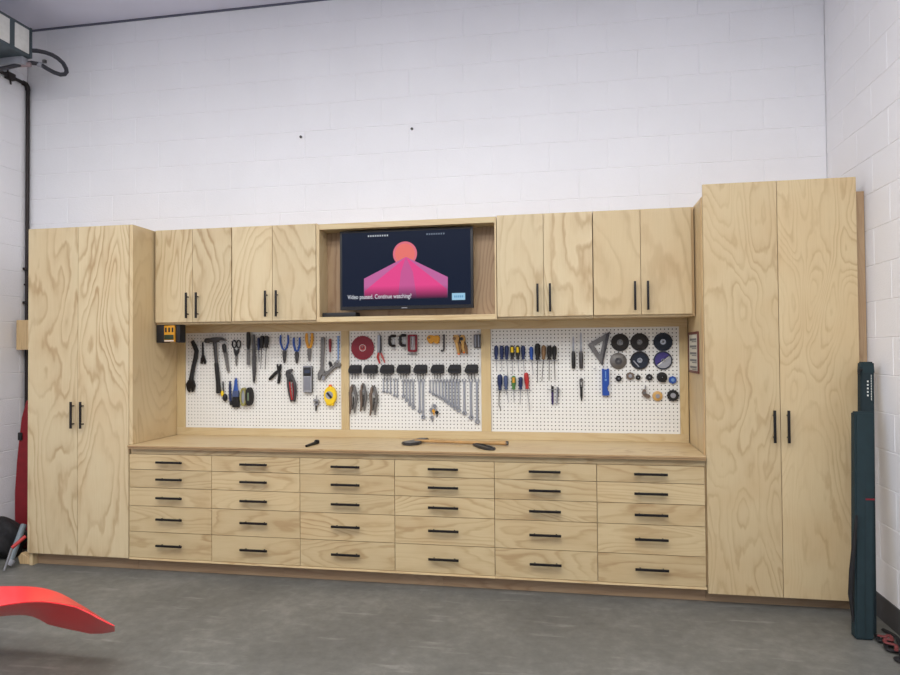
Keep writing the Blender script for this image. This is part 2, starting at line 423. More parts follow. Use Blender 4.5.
scr_shape('sun_disc', emit_mat('screen salmon', (250, 126, 118)), circ(.070), .0008)
zt, zb = (2.6935, 2.1403)[1], (2.6914, 1.8459)[1]
lo = t.o.location.z
fl = lambda a, b, nm: emit_fade(nm, a, b, zb-lo+.006, zb-lo+.100)
scr_shape('mountain', fl((206, 110, 170), (24, 32, 56), 'screen lilac slopes'), [(2.3943, 1.9997), (2.6942, 2.1410), (2.9832, 1.9953), (2.9821, 1.8532), (2.3934, 1.8523)], .0012, 'pink faceted mountain')
scr_shape('mountain', fl((246, 78, 150), (30, 26, 50), 'screen hot pink slopes'), [(2.3988, 1.9144), (2.6942, 2.1410), (2.9770, 1.9142), (2.9766, 1.8533), (2.3985, 1.8522)], .0016)
scr_shape('mountain', fl((214, 96, 160), (26, 28, 50), 'screen dusky pink face'), [(2.6351, 1.8539), (2.6575, 2.0385), (2.6942, 2.1410), (2.7419, 2.0361), (2.7686, 1.8510)], .0020)
def text(body, size, pos, m, d, width=None, align='LEFT'):
    cu = bpy.data.curves.new('text', 'FONT'); cu.body = body; cu.size = size; cu.extrude = .0004; cu.offset = 0; cu.align_x = align
    o = bpy.data.objects.new('text', cu); C.objects.link(o); dg = bpy.context.evaluated_depsgraph_get()
    me = bpy.data.meshes.new_from_object(o.evaluated_get(dg)); bpy.data.objects.remove(o)
    mb = MB(); mb.bm.from_mesh(me)
    if width:
        xs = [v.co.x for v in mb.bm.verts]; k = width/(max(xs)-min(xs))
        for v in mb.bm.verts: v.co.x *= k
    for v in mb.bm.verts: v.co = Vector((v.co.x+pos[0], -v.co.z+pos[1], v.co.y+pos[2]))
    return mb
WTXT = emit_mat('screen white letters', (235, 238, 245))
a = (2.2756, 1.8597); b_ = (2.7301, 1.8587)
t.part('screen_text', WTXT, text('Video paused. Continue watching?', .042, (a[0], TY-.0042, a[1]), WTXT, 0, width=b_[0]-a[0]), 'white line reading Video paused. Continue watching?', smooth=False, parent=scr)
a = (3.0111, 1.8850); b_ = (3.1009, 1.8384)
t.part('screen_button', emit_mat('screen pale blue button', (165, 212, 240)), MB().box(a[0], b_[0], TY-.0030, TY-.0009, b_[1], a[1]), 'pale blue button', smooth=False, parent=scr)
mb = MB(); zz = (a[1]+b_[1])/2
for k in range(5): x = a[0]+.016+k*.013; mb.box(x, x+.009, TY-.0034, TY-.0029, zz-.007, zz+.007)
t.part('screen_button_word', emit_mat('screen button word', (110, 165, 205)), mb, smooth=False, parent=scr)
for (u0, v0), nn, st, g in (((2.4241, 2.2934), 9, .0168, (210, 216, 222)), ((2.8381, 2.2911), 8, .0165, (130, 142, 160))):
    mb = MB()
    for k in range(nn):
        x = u0+k*st; mb.box(x, x+.0085, TY-.0030, TY-.0009, v0-.0055, v0+.0055); 
    t.part('screen_heading', emit_mat('screen heading', g), mb, smooth=False, parent=scr)
mb = MB().box(2.66, 2.70, TY-.0012, TY, TZ0+.006, TZ0+.012)
t.part('maker_badge', mat('pale grey badge', (150, 150, 155), .4), mb)
single('set_top_box', 'low black box under the lower left corner of the television', 'electronics', BLACKP,
       MB().box(2.093, 2.335, .29, .39, 1.7365, 1.768, .004), (2.21, .34, 1.7365))

# drawer cabinets
cols = [.803, 1.4185, 2.0452, 2.6841, 3.3222, 3.9426, 4.566]
rows = [.1028, .2781, .4538, .5787, .7017, .806]
hz = [.196, .373, .517, .642, .757]
places = ['leftmost five-drawer plywood base cabinet, against the left tall cabinet', 'second five-drawer plywood base cabinet from the left, under the pliers',
          'third five-drawer base cabinet from left, below the small black tool on the worktop', 'fourth five-drawer plywood base cabinet from the left, under the long wooden-handled axe',
          'fifth five-drawer plywood base cabinet from the left, below the row of screwdrivers', 'rightmost five-drawer plywood base cabinet, against the right tall cabinet']
for i in range(6):
    x0, x1 = cols[i], cols[i+1]
    t = Thing('drawer_cabinet', places[i], 'cabinet', ((x0+x1)/2, .3, 0.0), 'drawer cabinets under the worktop')
    t.part('body', PLY_VC, MB().box(max(x0, .828)+.0005, x1-.0005, .020, YB-.003, .089, .8445), smooth=False)
    for j in range(5):
        d = t.part('drawer', PLY_H, MB().box(x0+.0017, x1-.0017-(.003 if i == 5 else 0), 0, T_, rows[j]+.0017, rows[j+1]-.0017, .001), smooth=False)
        bar_handle(t, d, ((x0+x1)/2+(.009 if i == 0 else 0), hz[j]), .192, 'x', 0)
    t.part('bottom_rail', PLY_EDGE_H, MB().box(x0+.0005, x1-.0005, -.002, .0195, .089, .1018), smooth=False)
kj = [.8275, 1.9, 2.98, 4.571]
for i, lb in enumerate(('toe board under the two leftmost drawer stacks', 'toe board under the middle drawer stacks', 'toe board under the drawer stacks nearest the right tall cabinet')):
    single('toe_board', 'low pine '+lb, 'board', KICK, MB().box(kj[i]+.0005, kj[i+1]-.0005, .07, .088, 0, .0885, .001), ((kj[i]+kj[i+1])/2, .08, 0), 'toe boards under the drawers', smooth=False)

w = Thing('worktop', 'long continuous plywood worktop over the drawers', 'worktop', (2.7, .27, .845))
w.part('top', PLY_TOP, MB().box(.8115, 4.5665, -.030, .0022, .8575, .8693, .0012).box(.812, 4.5665, .0023, YB-.003, .8575, .8693, .0003), smooth=False)
w.part('front_edging', PLY_EDGE_D, MB().box(.8115, 4.5665, -.034, -.0302, .8575, .8680, .0008), 'front edge darkened for shade', smooth=False)
w.part('underlayer', PLY_EDGE_D, MB().box(.828, 4.5665, .0198, YB-.003, .8450, .8573, .001).box(.8115, 4.5665, -.028, .0196, .8450, .8573, .001) if 1 else MB().box(.828, 4.5665, -.026, YB-.003, .8450, .8573, .001), 'plywood edge under the top, darkened for shade', smooth=False)
w.part('front_rail', PLY_H, MB().box(.829, 4.566, .004, .0195, .8075, .8448), smooth=False)

# ------------------------------------------------------------------ pegboard wall
BY = .577
f = Thing('timber_surround', 'pine surround of uprights and rails around the three pegboards', 'frame', (2.7, .58, .87))
for x0, x1 in ((.805, .872), (2.131, 2.190), (3.169, 3.236), (4.513, 4.5665)):
    f.part('upright', PINE, MB().box(x0, x1, BY-.014, BY+.012, .9255, 1.648, .001), smooth=False)
f.part('rail', PINE_H, MB().box(.805, 4.5665, BY-.014, BY+.012, .870, .925, .001), smooth=False)
f.part('rail', PINE_H, MB().box(.805, 4.5665, BY-.014, BY+.012, 1.6485, 1.7025, .001), smooth=False)

def pegboard(x0, x1, z0, z1, xh, label):
    """perforated hardboard: every hole is a real round hole through the sheet, one inch apart"""
    t = Thing('pegboard', label, 'pegboard', ((x0+x1)/2, BY, z0), 'white pegboards on the back wall')
    p = .0254; r = .0044; b = bmesh.new(); K = 8
    xs = []; x = xh
    while x < x1-.006: xs.append(x); x += p
    zs = []; z = .9456
    while z-p > z0+.006: z -= p
    while z < z1-.006: zs.append(z); z += p
    bx = [x0]+[(a+c)/2 for a, c in zip(xs, xs[1:])]+[x1]; bz = [z0]+[(a+c)/2 for a, c in zip(zs, zs[1:])]+[z1]
    for i, x in enumerate(xs):
        for j, z in enumerate(zs):
            o = []
            for k in range(K):
                a = 2*PI*(k+.5)/K
                c, s = math.cos(a), math.sin(a); 
                o.append((x+r*c, z+r*s))
            h0 = [b.verts.new((q[0], BY, q[1])) for q in o]; h1 = [b.verts.new((q[0], BY+.0045, q[1])) for q in o]
            X0, X1, Z0, Z1 = bx[i], bx[i+1], bz[j], bz[j+1]
            cr = [b.verts.new((X, BY, Z)) for X, Z in ((X1, Z1), (X0, Z1), (X0, Z0), (X1, Z0))]
            # octagon hole points k: 0,1 | 2,3 | 4,5 | 6,7 -> corners NE, NW, SW, SE
            for q in range(4):
                b.faces.new((cr[q], h0[2*q], h0[2*q+1])) if False else None
            ne, nw, sw, se = cr
            b.faces.new((ne, h0[0], h0[7], se)[::1]); b.faces.new((ne, h0[1], h0[0])); b.faces.new((ne, nw, h0[2], h0[1]))
            b.faces.new((nw, h0[3], h0[2])); b.faces.new((nw, sw, h0[4], h0[3])); b.faces.new((sw, h0[5], h0[4]))
            b.faces.new((sw, se, h0[6], h0[5])); b.faces.new((se, h0[7], h0[6]))
            for k in range(K): b.faces.new((h0[k], h0[(k+1) % K], h1[(k+1) % K], h1[k]))
    bmesh.ops.recalc_face_normals(b, faces=b.faces[:])
    mb = MB(); me = bpy.data.meshes.new('t'); b.to_mesh(me); b.free(); mb.bm.from_mesh(me)
    t.part('perforated_sheet', WHITEPEG, mb, smooth=False)
    t.part('backing', HOLEDARK, MB().box(x0, x1, BY+.0048, BY+.012, z0, z1), 'black sheet standing in for the shade behind the holes', smooth=False)  # added black sheet: shade of the gap behind the holes as colour
pegboard(.8725, 2.1305, .9255, 1.648, .895, 'left pegboard with pry bar, hammer, pliers and tape measure')
pegboard(2.1905, 3.1685, .9255, 1.648, 2.206, 'middle pegboard with red saw blade and hanging wrenches')
pegboard(3.2365, 4.5125, .9255, 1.648, 3.252, 'right pegboard with screwdrivers and grinding discs')
# ------------------------------------------------------------------ tools on the pegboards
def Y(d): return BY-d       # d = distance in front of the board
def at3(p, d): return (p[0], Y(d), p[1])
def path(pts, d): return [at3(p, d) for p in pts]
def lerp(a, b, t): return (a[0]+(b[0]-a[0])*t, a[1]+(b[1]-a[1])*t)

def hook(p, d, what):
    """bent wire hook that carries a tool: peg through a hole, short arm, turned-up tip"""
    mb = MB().tube([(p[0], Y(-.004), p[1]), (p[0], Y(d), p[1]), (p[0], Y(d+.006), p[1]+.004), (p[0], Y(d+.006), p[1]+.012)], .0022, 6)
    return single('peg_hook', 'short wire peg hook holding the '+what, 'hook', STEEL, mb, at3(p, 0), 'wire hooks on the pegboards')

def tool(name, label, cat, p, group=None): return Thing(name, label, cat, at3(p, .012), group)

def screwdriver(top, mid, tip, m, w, label, sh=STEEL, band=None, bent=None, group='screwdrivers on the right pegboard'):
    """fluted handle from top to mid, shaft from mid to tip"""
    t = tool('screwdriver', label, 'screwdriver', top, group); d = .006+w
    pts, rs = [], []
    for f_, k in ((0, .45), (.04, .8), (.14, 1), (.45, .92), (.66, .98), (.78, .78), (.86, .72), (.95, .92), (1, .62)):
        pts.append(at3(lerp(top, mid, f_), d)); rs.append(w*k)
    mb = MB().tube(pts, rs, 12)
    for k in range(6):   # raised grip ribs
        a = 2*PI*k/6; ox, oy = math.cos(a)*w*.88, math.sin(a)*w*.88
        q0, q1 = lerp(top, mid, .12), lerp(top, mid, .62)
        mb.tube([(q0[0]+ox, Y(d)+oy, q0[1]), (q1[0]+ox, Y(d)+oy, q1[1])], w*.2, 6)
    t.part('handle', m, mb)
    if band: t.part('handle_inlay', band, MB().tube([at3(lerp(top, mid, .12), d+w*.35), at3(lerp(top, mid, .5), d+w*.35)], w*.8, 10))
    pts = [at3(mid, d)]+([at3(q, d) for q in bent] if bent else [])+[at3(tip, d)]
    n_ = len(pts); t.part('shaft', sh, MB().tube(pts, [.0032]*(n_-1)+[.0022], 8))
    return t

def pliers(cx, top, neck, bot, spread, hm, label, jaw=GSTEEL, hw=.0075, jawtop=True, group=None, name='pliers', cat='pliers'):
    """handles splay upward from the pivot, jaws point down"""
    t = tool(name, label, cat, (cx, top), group); d = .014
    pz = neck
    jl = neck-bot
    jb = MB()
    for s in (-1, 1):
        jb.prism([(cx, pz+.018), (cx+s*.014, pz+.008), (cx+s*.0145, pz-jl*.25), (cx+s*.010, pz-jl*.7), (cx+s*.005, bot), (cx+s*.0005, bot), (cx+s*.0005, pz)], Y(d+.006), Y(d-.006), .001)
    jb.disc(.009, (cx, pz-jl*.12), Y(d+.009), Y(d-.008), 16)
    t.part('jaws', jaw, jb)
    for s in (-1, 1):
        a = (cx-s*.004, pz+.006); e = (cx+s*spread, top); L_ = top-pz
        pts = [a, (cx+s*spread*.55, pz+L_*.22), (cx+s*spread*1.05, pz+L_*.55), (cx+s*spread*1.08, pz+L_*.8), e]
        t.part('handle', hm, MB().tube(path(pts, d), [hw*.7, hw*.9, hw, hw, hw*.75], 10, flat=.7))
    return t

def xz(*a): return list(a)

# 1 curved black pry bar
t = tool('pry_bar', 'thick curved black pry bar with forked foot, far left of left pegboard', 'pry bar', (0.9359, 1.5949))
t.part('bar', BLACKR, MB().tube(path([(0.9376, 1.5872), (0.9568, 1.5525), (0.9752, 1.5103), (0.9668, 1.4569), (0.9500, 1.3958), (0.9366, 1.3347), (0.9273, 1.2812)], .022), [.015, .018, .019, .0185, .0175, .0175, .020], 12, flat=.55), smooth=True)
mb = MB(); mb.prism([(0.9064, 1.2888), (0.9499, 1.2888), (0.9649, 1.2468), (0.9532, 1.2087), (0.9365, 1.1926), (0.9332, 1.2277), (0.9248, 1.2277), (0.9147, 1.1910), (0.8980, 1.2123), (0.8862, 1.2544)], Y(.030), Y(.010), .003); t.part('forked_foot', BLACK, mb)
hook((0.9485, 1.5932), .024, 'curved black pry bar')
# 2 small cat's paw
t = tool('nail_puller', 'small slim black nail puller beside the curved pry bar', 'nail puller', (1.0236, 1.5863))
t.part('shank', BLACK, MB().tube(path([(1.0186, 1.5756), (1.0202, 1.5329), (1.0218, 1.4718)], .010), [.006, .0075, .010], 10))
t.part('claw', BLACK, MB().prism([(1.0135, 1.4795), (1.0335, 1.4794), (1.0484, 1.4335), (1.0459, 1.4107), (1.0317, 1.4107), (1.0251, 1.4451), (1.0184, 1.4108), (1.0001, 1.4147), (1.0035, 1.4414)], Y(.017), Y(.006), .002))
hook((1.0186, 1.5787), .016, 'slim black nail puller')
# 3 claw hammer
t = tool('claw_hammer', 'large steel claw hammer with black rubber grip on left pegboard', 'hammer', (1.1232, 1.6081))
hb = MB(); hb.prism([(1.0569, 1.6042), (1.0801, 1.6086), (1.0859, 1.6054), (1.1149, 1.6127), (1.1480, 1.6139), (1.1892, 1.6104), (1.2269, 1.5872), (1.1974, 1.5875), (1.1644, 1.5909), (1.1479, 1.5743), (1.1099, 1.5732), (1.0867, 1.5780), (1.0768, 1.5690), (1.0568, 1.5722)], Y(.034), Y(.010), .003)
hb.disc(.019, lerp((1.0585, 1.6042), (1.0585, 1.5722), .5), Y(.024), Y(.022)); t.part('head', DSTEEL, hb)
t.part('shaft', DSTEEL, MB().tube(path([(1.1256, 1.5928), (1.1313, 1.5167), (1.1394, 1.4103)], .022), [.014, .015, .013], 12, flat=.6))
t.part('grip', BLACKR, MB().tube(path([(1.1386, 1.4179), (1.1460, 1.3495), (1.1541, 1.2585), (1.1581, 1.1979), (1.1589, 1.1873)], .022), [.0165, .0185, .0175, .021, .017], 12, flat=.65))
hook((1.0983, 1.5657), .038, 'steel claw hammer')
# 4 jab saw
t = tool('jab_saw', 'short saw with black handle and narrow tapered grey blade', 'saw', (1.1990, 1.5617))
t.part('handle', BLACKP, MB().tube(path([(1.1940, 1.5617), (1.1989, 1.5465), (1.2038, 1.5123), (1.2054, 1.4964)], .014), [.014, .0185, .017, .012], 10, flat=.6))
t.part('blade', GSTEEL, MB().prism([(1.1907, 1.5049), (1.2219, 1.5084), (1.2446, 1.3569), (1.2331, 1.3418), (1.2200, 1.3645)], Y(.0155), Y(.0125)))
t.part('hanging_loop', STEEL, MB().tube(path([(1.1562, 1.5727), (1.1809, 1.5786), (1.2138, 1.5767), (1.2261, 1.5614)], .016), .0022, 6))
# 5 scissors
t = tool('scissors', 'black-handled scissors hanging points down on left pegboard', 'scissors', (1.2974, 1.5986))
for s, c in ((-1, (1.2785, 1.5609)), (1, (1.3177, 1.5606))):
    lp = [(c[0]+.0155*math.cos(2*PI*k/20)+s*0*.01, c[1]+.028*math.sin(2*PI*k/20)) for k in range(20)]
    t.part('finger_loop', BLACKP, MB().tube(path(lp, .010+.003*s), .0052, 8, closed=True))
mb = MB(); mb.prism([(1.2809, 1.5080), (1.3168, 1.5077), (1.3102, 1.4775), (1.3027, 1.3983), (1.2962, 1.3907), (1.2905, 1.4248), (1.2890, 1.4777)], Y(.0145), Y(.0115)); t.part('blades', GSTEEL, mb)
mb = MB(); mb.prism([(1.2744, 1.5345), (1.2923, 1.5185), (1.2988, 1.5108), (1.3070, 1.5183), (1.3250, 1.5340), (1.3217, 1.5001), (1.3053, 1.4700), (1.2906, 1.4701), (1.2776, 1.5004)], Y(.0150), Y(.0095), .001); t.part('shoulders', BLACKP, mb)
hook((1.2786, 1.5836), .014, 'black-handled scissors')
# 6 wide chisel
t = tool('wood_chisel', 'wide flat chisel with black handle, blade down', 'chisel', (1.4017, 1.6502))
t.part('handle', BLACKP, MB().tube(path([(1.4017, 1.6502), (1.4024, 1.6351), (1.4031, 1.5899), (1.4014, 1.5447), (1.4013, 1.5183)], .022), [.011, .015, .0155, .014, .009], 12))
t.part('blade', GSTEEL, MB().prism([(1.3900, 1.5222), (1.4127, 1.5220), (1.4148, 1.4016), (1.3873, 1.4017)], Y(.0240), Y(.0200)))
t = tool('tool_rail', 'thin wire tool rail holding the wide chisel and long file', 'hook', (1.4256, 1.5174))
t.part('wire', STEEL, MB().tube([at3((1.3608, 1.5164), 0), at3((1.3608, 1.5164), .012), at3((1.4942, 1.5183), .012), at3((1.4942, 1.5183), 0)], .0025, 6))
# 7 long file
t = tool('file', 'long dark tapering file, longest tool beside the chisel', 'file', (1.4485, 1.6270))
t.part('tang_handle', DSTEEL, MB().tube(path([(1.4453, 1.6308), (1.4467, 1.5518), (1.4481, 1.4541)], .024), [.010, .014, .015], 8, flat=.5))
t.part('blade', DSTEEL, MB().prism([(1.4336, 1.4692), (1.4651, 1.4690), (1.4641, 1.3789), (1.4566, 1.2888), (1.4492, 1.2626), (1.4396, 1.2813), (1.4342, 1.3790)], Y(.029), Y(.019), .001))
# 8 thin blue screwdriver upper left
G1 = 'screwdrivers on the left pegboard'
screwdriver((1.4816, 1.6071), (1.4821, 1.5139), (1.4851, 1.4238), NAVY, .0105, 'thin navy-handled screwdriver beside the long dark file', DSTEEL, group=G1)
# 9 two black drivers
screwdriver((1.5146, 1.6217), (1.5096, 1.5287), (1.5011, 1.3713), BLACKP, .0165, 'black-handled screwdriver, left of the close black pair', DSTEEL, group=G1)
screwdriver((1.5500, 1.6198), (1.5465, 1.5321), (1.5364, 1.3682), BLACKP, .0165, 'black-handled screwdriver, right of the close black pair', DSTEEL, group=G1)
hook((1.5320, 1.5098), .03, 'close pair of black screwdrivers')
# 10-12 pliers, handles up
pliers((1.6873, 1.6241)[0], (1.6873, 1.6241)[1], (1.6869, 1.4974)[1], (1.6866, 1.4154)[1], .029, BLUE, 'needle-nose pliers with long thin blue handles, left of two blue pairs', DSTEEL, .0085)
pliers((1.7854, 1.6044)[0], (1.7854, 1.6044)[1], (1.7849, 1.4855)[1], (1.7847, 1.4120)[1], .022, BLUE, 'shorter blue-handled pliers, right of two blue pairs', DSTEEL, .0095)
pliers((1.8845, 1.6366)[0], (1.8845, 1.6366)[1], (1.8840, 1.5107)[1], (1.8868, 1.4263)[1], .021, AMBER, 'linesman pliers with amber and black handles near top of left pegboard', GSTEEL, .0115)
# 13 open black pliers, jaws up
t = tool('pliers', 'small black pliers hanging open with jaws up', 'pliers', (1.6420, 1.4081))
mb = MB(); mb.prism([(1.6307, 1.3634), (1.6245, 1.4045), (1.6357, 1.4082), (1.6436, 1.3820), (1.6516, 1.4081), (1.6643, 1.4051), (1.6610, 1.3633), (1.6466, 1.3336)], Y(.019), Y(.009), .001); mb.disc(.010, (1.6443, 1.3634), Y(.022), Y(.008), 16); t.part('jaws', BLACK, mb)
t.part('handle', BLACKR, MB().tube(path([(1.6387, 1.3597), (1.6139, 1.3381), (1.5859, 1.3112), (1.5650, 1.2918)], .014), [.008, .0125, .0125, .009], 10, flat=.7))
t.part('handle', BLACKR, MB().tube(path([(1.6482, 1.3559), (1.6481, 1.3186), (1.6416, 1.2814), (1.6384, 1.2620)], .014), [.008, .0125, .0125, .009], 10, flat=.7))
hook((1.6436, 1.3932), .022, 'small open black pliers')
# 14 slip-joint pliers, jaws up, dark red inner handles
t = tool('pliers', 'large water pump pliers with dark head and dark red handles', 'pliers', (1.7253, 1.3706))
mb = MB(); mb.prism([(1.6990, 1.3298), (1.7038, 1.3588), (1.7292, 1.3691), (1.7514, 1.3720), (1.7545, 1.3557), (1.7355, 1.3453), (1.7354, 1.3334), (1.7528, 1.3304), (1.7606, 1.3074), (1.7447, 1.2814), (1.7131, 1.2888)], Y(.026), Y(.010), .002); mb.disc(.012, (1.7274, 1.3037), Y(.029), Y(.009), 18); t.part('jaws', DSTEEL, mb)
t.part('handle', DSTEEL, MB().tube(path([(1.7179, 1.3037), (1.7209, 1.2517), (1.7302, 1.1923), (1.7442, 1.1293)], .018), [.012, .0135, .0125, .010], 10, flat=.7))
t.part('handle', DSTEEL, MB().tube(path([(1.7496, 1.3111), (1.7699, 1.2592), (1.7744, 1.1999), (1.7663, 1.1294)], .018), [.012, .0135, .0125, .010], 10, flat=.7))
t.part('handle_lining', RED, MB().tube(path([(1.7320, 1.2740), (1.7382, 1.2146), (1.7489, 1.1404)], .023), [.005, .006, .005], 8), 'dark red handle lining')
t.part('handle_lining', REDD, MB().tube(path([(1.7541, 1.2666), (1.7602, 1.1998), (1.7584, 1.1405)], .023), [.004, .005, .004], 8), 'dark red handle lining')
hook((1.7449, 1.3379), .03, 'water pump pliers')
# 15 grey stud finder / meter
a, b = (1.8389, 1.3910), (1.9109, 1.1981)
t = tool('multimeter', 'grey handheld meter with dark display hanging on left pegboard', 'meter', lerp(a, (b[0], a[1]), .5))
t.part('case', GREYP, MB().box(a[0]+.002, b[0]-.002, Y(.036), Y(.004), b[1], a[1], .006))
t.part('frame_edge', BLACKP, MB().box(a[0], b[0], Y(.028), Y(.008), b[1]-.003, a[1]+.003, .007))
q, r_ = (1.8451, 1.3836), (1.9051, 1.3184); t.part('display', BLACKP, MB().box(q[0], r_[0], Y(.0385), Y(.035), r_[1], q[1], .002))
q, r_ = (1.8503, 1.3110), (1.8984, 1.2150); t.part('keypad', mat('mid grey keypad', (128, 130, 140), .6), MB().box(q[0], r_[0], Y(.0380), Y(.035), r_[1], q[1], .002))
q, r_ = (1.8552, 1.3628), (1.8974, 1.3405); t.part('display_glass', mat('dark display glass', (52, 62, 86), .2), MB().box(q[0], r_[0], Y(.0392), Y(.0383), r_[1], q[1]))
# 16 upright and diagonal adjustable wrenches
def adjustable(p0, p1, w, label, m=GSTEEL):
    """p0 plain end, p1 jaw end"""
    t = tool('adjustable_wrench', label, 'wrench', p0, 'adjustable wrenches on the left pegboard')
    dx, dz = p1[0]-p0[0], p1[1]-p0[1]; L_ = math.hypot(dx, dz); ux, uz = dx/L_, dz/L_; px, pz = -uz, ux
    F = lambda s, o: (p0[0]+ux*s+px*o, p0[1]+uz*s+pz*o)
    t.part('handle', m, MB().prism([F(0, -w*.35), F(.005, -w*.5), F(L_*.1, -w*.5), F(L_*.75, -w*.4), F(L_*.8, -w*.7), F(L_*.82, w*.7), F(L_*.75, w*.4), F(L_*.1, w*.5), F(.005, w*.5), F(0, w*.35)], Y(.024), Y(.012), .002))
    j = MB(); j.prism([F(L_*.79, -w*.7), F(L_*.88, -w*1.05), F(L_*1.02, -w*.95), F(L_*1.03, -w*.45), F(L_*.92, -w*.1), F(L_*.90, w*.25), F(L_*.95, w*.4), F(L_*.9, w*.95), F(L_*.80, w*.8)], Y(.027), Y(.009), .002)
    t.part('fixed_jaw', m, j)
    t.part('moving_jaw', STEEL, MB().prism([F(L_*.93, w*.1), F(L_*1.02, w*.1), F(L_*1.04, w*.75), F(L_*.93, w*.85)], Y(.026), Y(.011), .001))
    t.part('worm_screw', DSTEEL, MB().tube([at3(F(L_*.86, w*.1), .018), at3(F(L_*.86, w*.75), .018)], w*.24, 10))
    mb = MB(); mb.hollow(.003, .006, F(.014, 0), Y(.0245), Y(.0235), 14); t.part('hanging_eye', DSTEEL, mb)
adjustable((1.9921, 1.6057), (1.9829, 1.2962), .030, 'long grey adjustable wrench hanging upright, jaws down')
adjustable((1.9923, 1.3072), (2.1164, 1.4164), .026, 'adjustable wrench lying diagonally across, jaws up right')
t = tool('thumb_clamp', 'small dark clamp knob beside the diagonal wrench', 'clamp', (2.0578, 1.4137))
t.part('jaw', DSTEEL, MB().prism([(2.0409, 1.4248), (2.0610, 1.4247), (2.0731, 1.3916), (2.0499, 1.3807)], Y(.036), Y(.0275), .001))
t.part('knob', BLACKP, MB().disc(.010, (2.0532, 1.4093), Y(.044), Y(.036), 14))
t.part('screw', STEEL, MB().tube([at3((2.0532, 1.4093), .037), at3((2.0532, 1.4093), -.001)], .003, 8))
hook((1.9920, 1.5909), .026, 'upright long adjustable wrench'); hook((2.1042, 1.4252), .026, 'diagonal adjustable wrench')
# 17 red screwdriver, 18 pale blue thin tool
screwdriver((2.0478, 1.5940), (2.0474, 1.4947), (2.0471, 1.4358), REDD, .0105, 'small dark red screwdriver beside long adjustable wrench', STEEL, group=G1)
t = tool('hacksaw_blade', 'thin pale blue strip tool hanging at far right of left pegboard', 'blade', (2.1074, 1.6117))
t.part('strip', BLUE2, MB().prism([(2.1005, 1.6118), (2.1159, 1.6116), (2.1104, 1.4355), (2.1027, 1.4355)], Y(.010), Y(.006)))
t.part('end_pin', STEEL, MB().disc(.004, (2.1081, 1.5970), Y(.013), Y(.009), 12))
# 19 yellow tape measure
c = (2.0505, 1.1743)
t = tool('tape_measure', 'round yellow tape measure with black and grey centre label', 'tape measure', (c[0], c[1]+.08))
o = [(c[0]+.048*math.cos(a_)*(1 if abs(math.cos(a_)) < .9 else .98), c[1]+.068*math.sin(a_)) for a_ in [2*PI*k/28 for k in range(28)]]
t.part('case', YELLOW, MB().prism(o, Y(.040), Y(.004), .006))
t.part('centre_label', GREYP, MB().disc(.029, (c[0]-.003, c[1]+.004), Y(.0415), Y(.0395)))
mb = MB(); mb.prism([(c[0]-.026, c[1]+.018), (c[0]-.012, c[1]+.026), (c[0]+.022, c[1]-.012), (c[0]+.008, c[1]-.022)], Y(.0428), Y(.0412)); t.part('label_stripe', BLACKP, mb)
t.part('tape_tab', ORANGE, MB().prism([(2.0401, 1.2551), (2.0586, 1.2551), (2.0631, 1.2338), (2.0369, 1.2338)], Y(.030), Y(.016), .001))
t.part('belt_foot', YELLOW, MB().prism([(2.0178, 1.1198), (2.0795, 1.1158), (2.0748, 1.1012), (2.0254, 1.1023)], Y(.034), Y(.010), .002))
# 20 small silver cutter
t = tool('tube_cutter', 'small silver tube cutter hanging left of the yellow tape measure', 'cutter', (1.9403, 1.1562))
mb = MB(); mb.prism([(1.9169, 1.1413), (1.9294, 1.1488), (1.9574, 1.1430), (1.9619, 1.1195), (1.9541, 1.1003), (1.9260, 1.1016), (1.9199, 1.1148), (1.9355, 1.1179), (1.9355, 1.1282), (1.9137, 1.1281)], Y(.024), Y(.008), .002); t.part('body', STEEL, mb)
t.part('wheel', DSTEEL, MB().disc(.009, (1.9448, 1.1238), Y(.028), Y(.006), 16))
t.part('stem', STEEL, MB().tube(path([(1.9387, 1.1488), (1.9396, 1.1739)], .014), .0035, 8))
t.part('knob', DSTEEL, MB().tube(path([(1.9370, 1.1046), (1.9344, 1.0604)], .014), [.008, .006], 10))
# lower-left group
t = tool('ball_driver', 'thin driver with black and yellow ball grip at the hammer foot', 'screwdriver', (1.1903, 1.2737))
t.part('shaft', DSTEEL, MB().tube(path([(1.1920, 1.2775), (1.1959, 1.1904)], .018), .005, 8))
t.part('grip', BLACKP, MB().lathe([(.004, .028), (.014, .020), (.018, .004), (.016, -.016), (.008, -.028)], at3((1.2098, 1.1564), .020), 'z', 16))
t.part('grip_end', YELLOW, MB().lathe([(.005, .022), (.011, .012), (.011, -.010), (.006, -.022)], at3((1.1885, 1.1859), .022), 'z', 14))
t = tool('marking_knife', 'thin navy marking knife left of the blue brush', 'knife', (1.2477, 1.2813))
t.part('handle', NAVY, MB().tube(path([(1.2461, 1.2813), (1.2460, 1.2435), (1.2475, 1.1604), (1.2523, 1.1031)], .012), [.006, .010, .011, .010], 10, flat=.6))
t.part('cap', BLACKP, MB().tube(path([(1.2507, 1.1302), (1.2540, 1.0970)], .012), [.0125, .0115], 10, flat=.6))
t = tool('brush', 'blue brush with broad dark lower half on left pegboard', 'brush', (1.2984, 1.3039))
t.part('handle', BLUE, MB().tube(path([(1.2984, 1.3054), (1.2976, 1.2888), (1.2967, 1.2511), (1.2966, 1.2059)], .018), [.006, .011, .014, .022], 12, flat=.45))
mb = MB(); mb.prism([(1.2754, 1.2096), (1.3186, 1.2097), (1.3243, 1.1833), (1.3242, 1.1607), (1.2696, 1.1605), (1.2705, 1.1831)], Y(.028), Y(.006), .003); t.part('shoulder', SLATEB, mb)
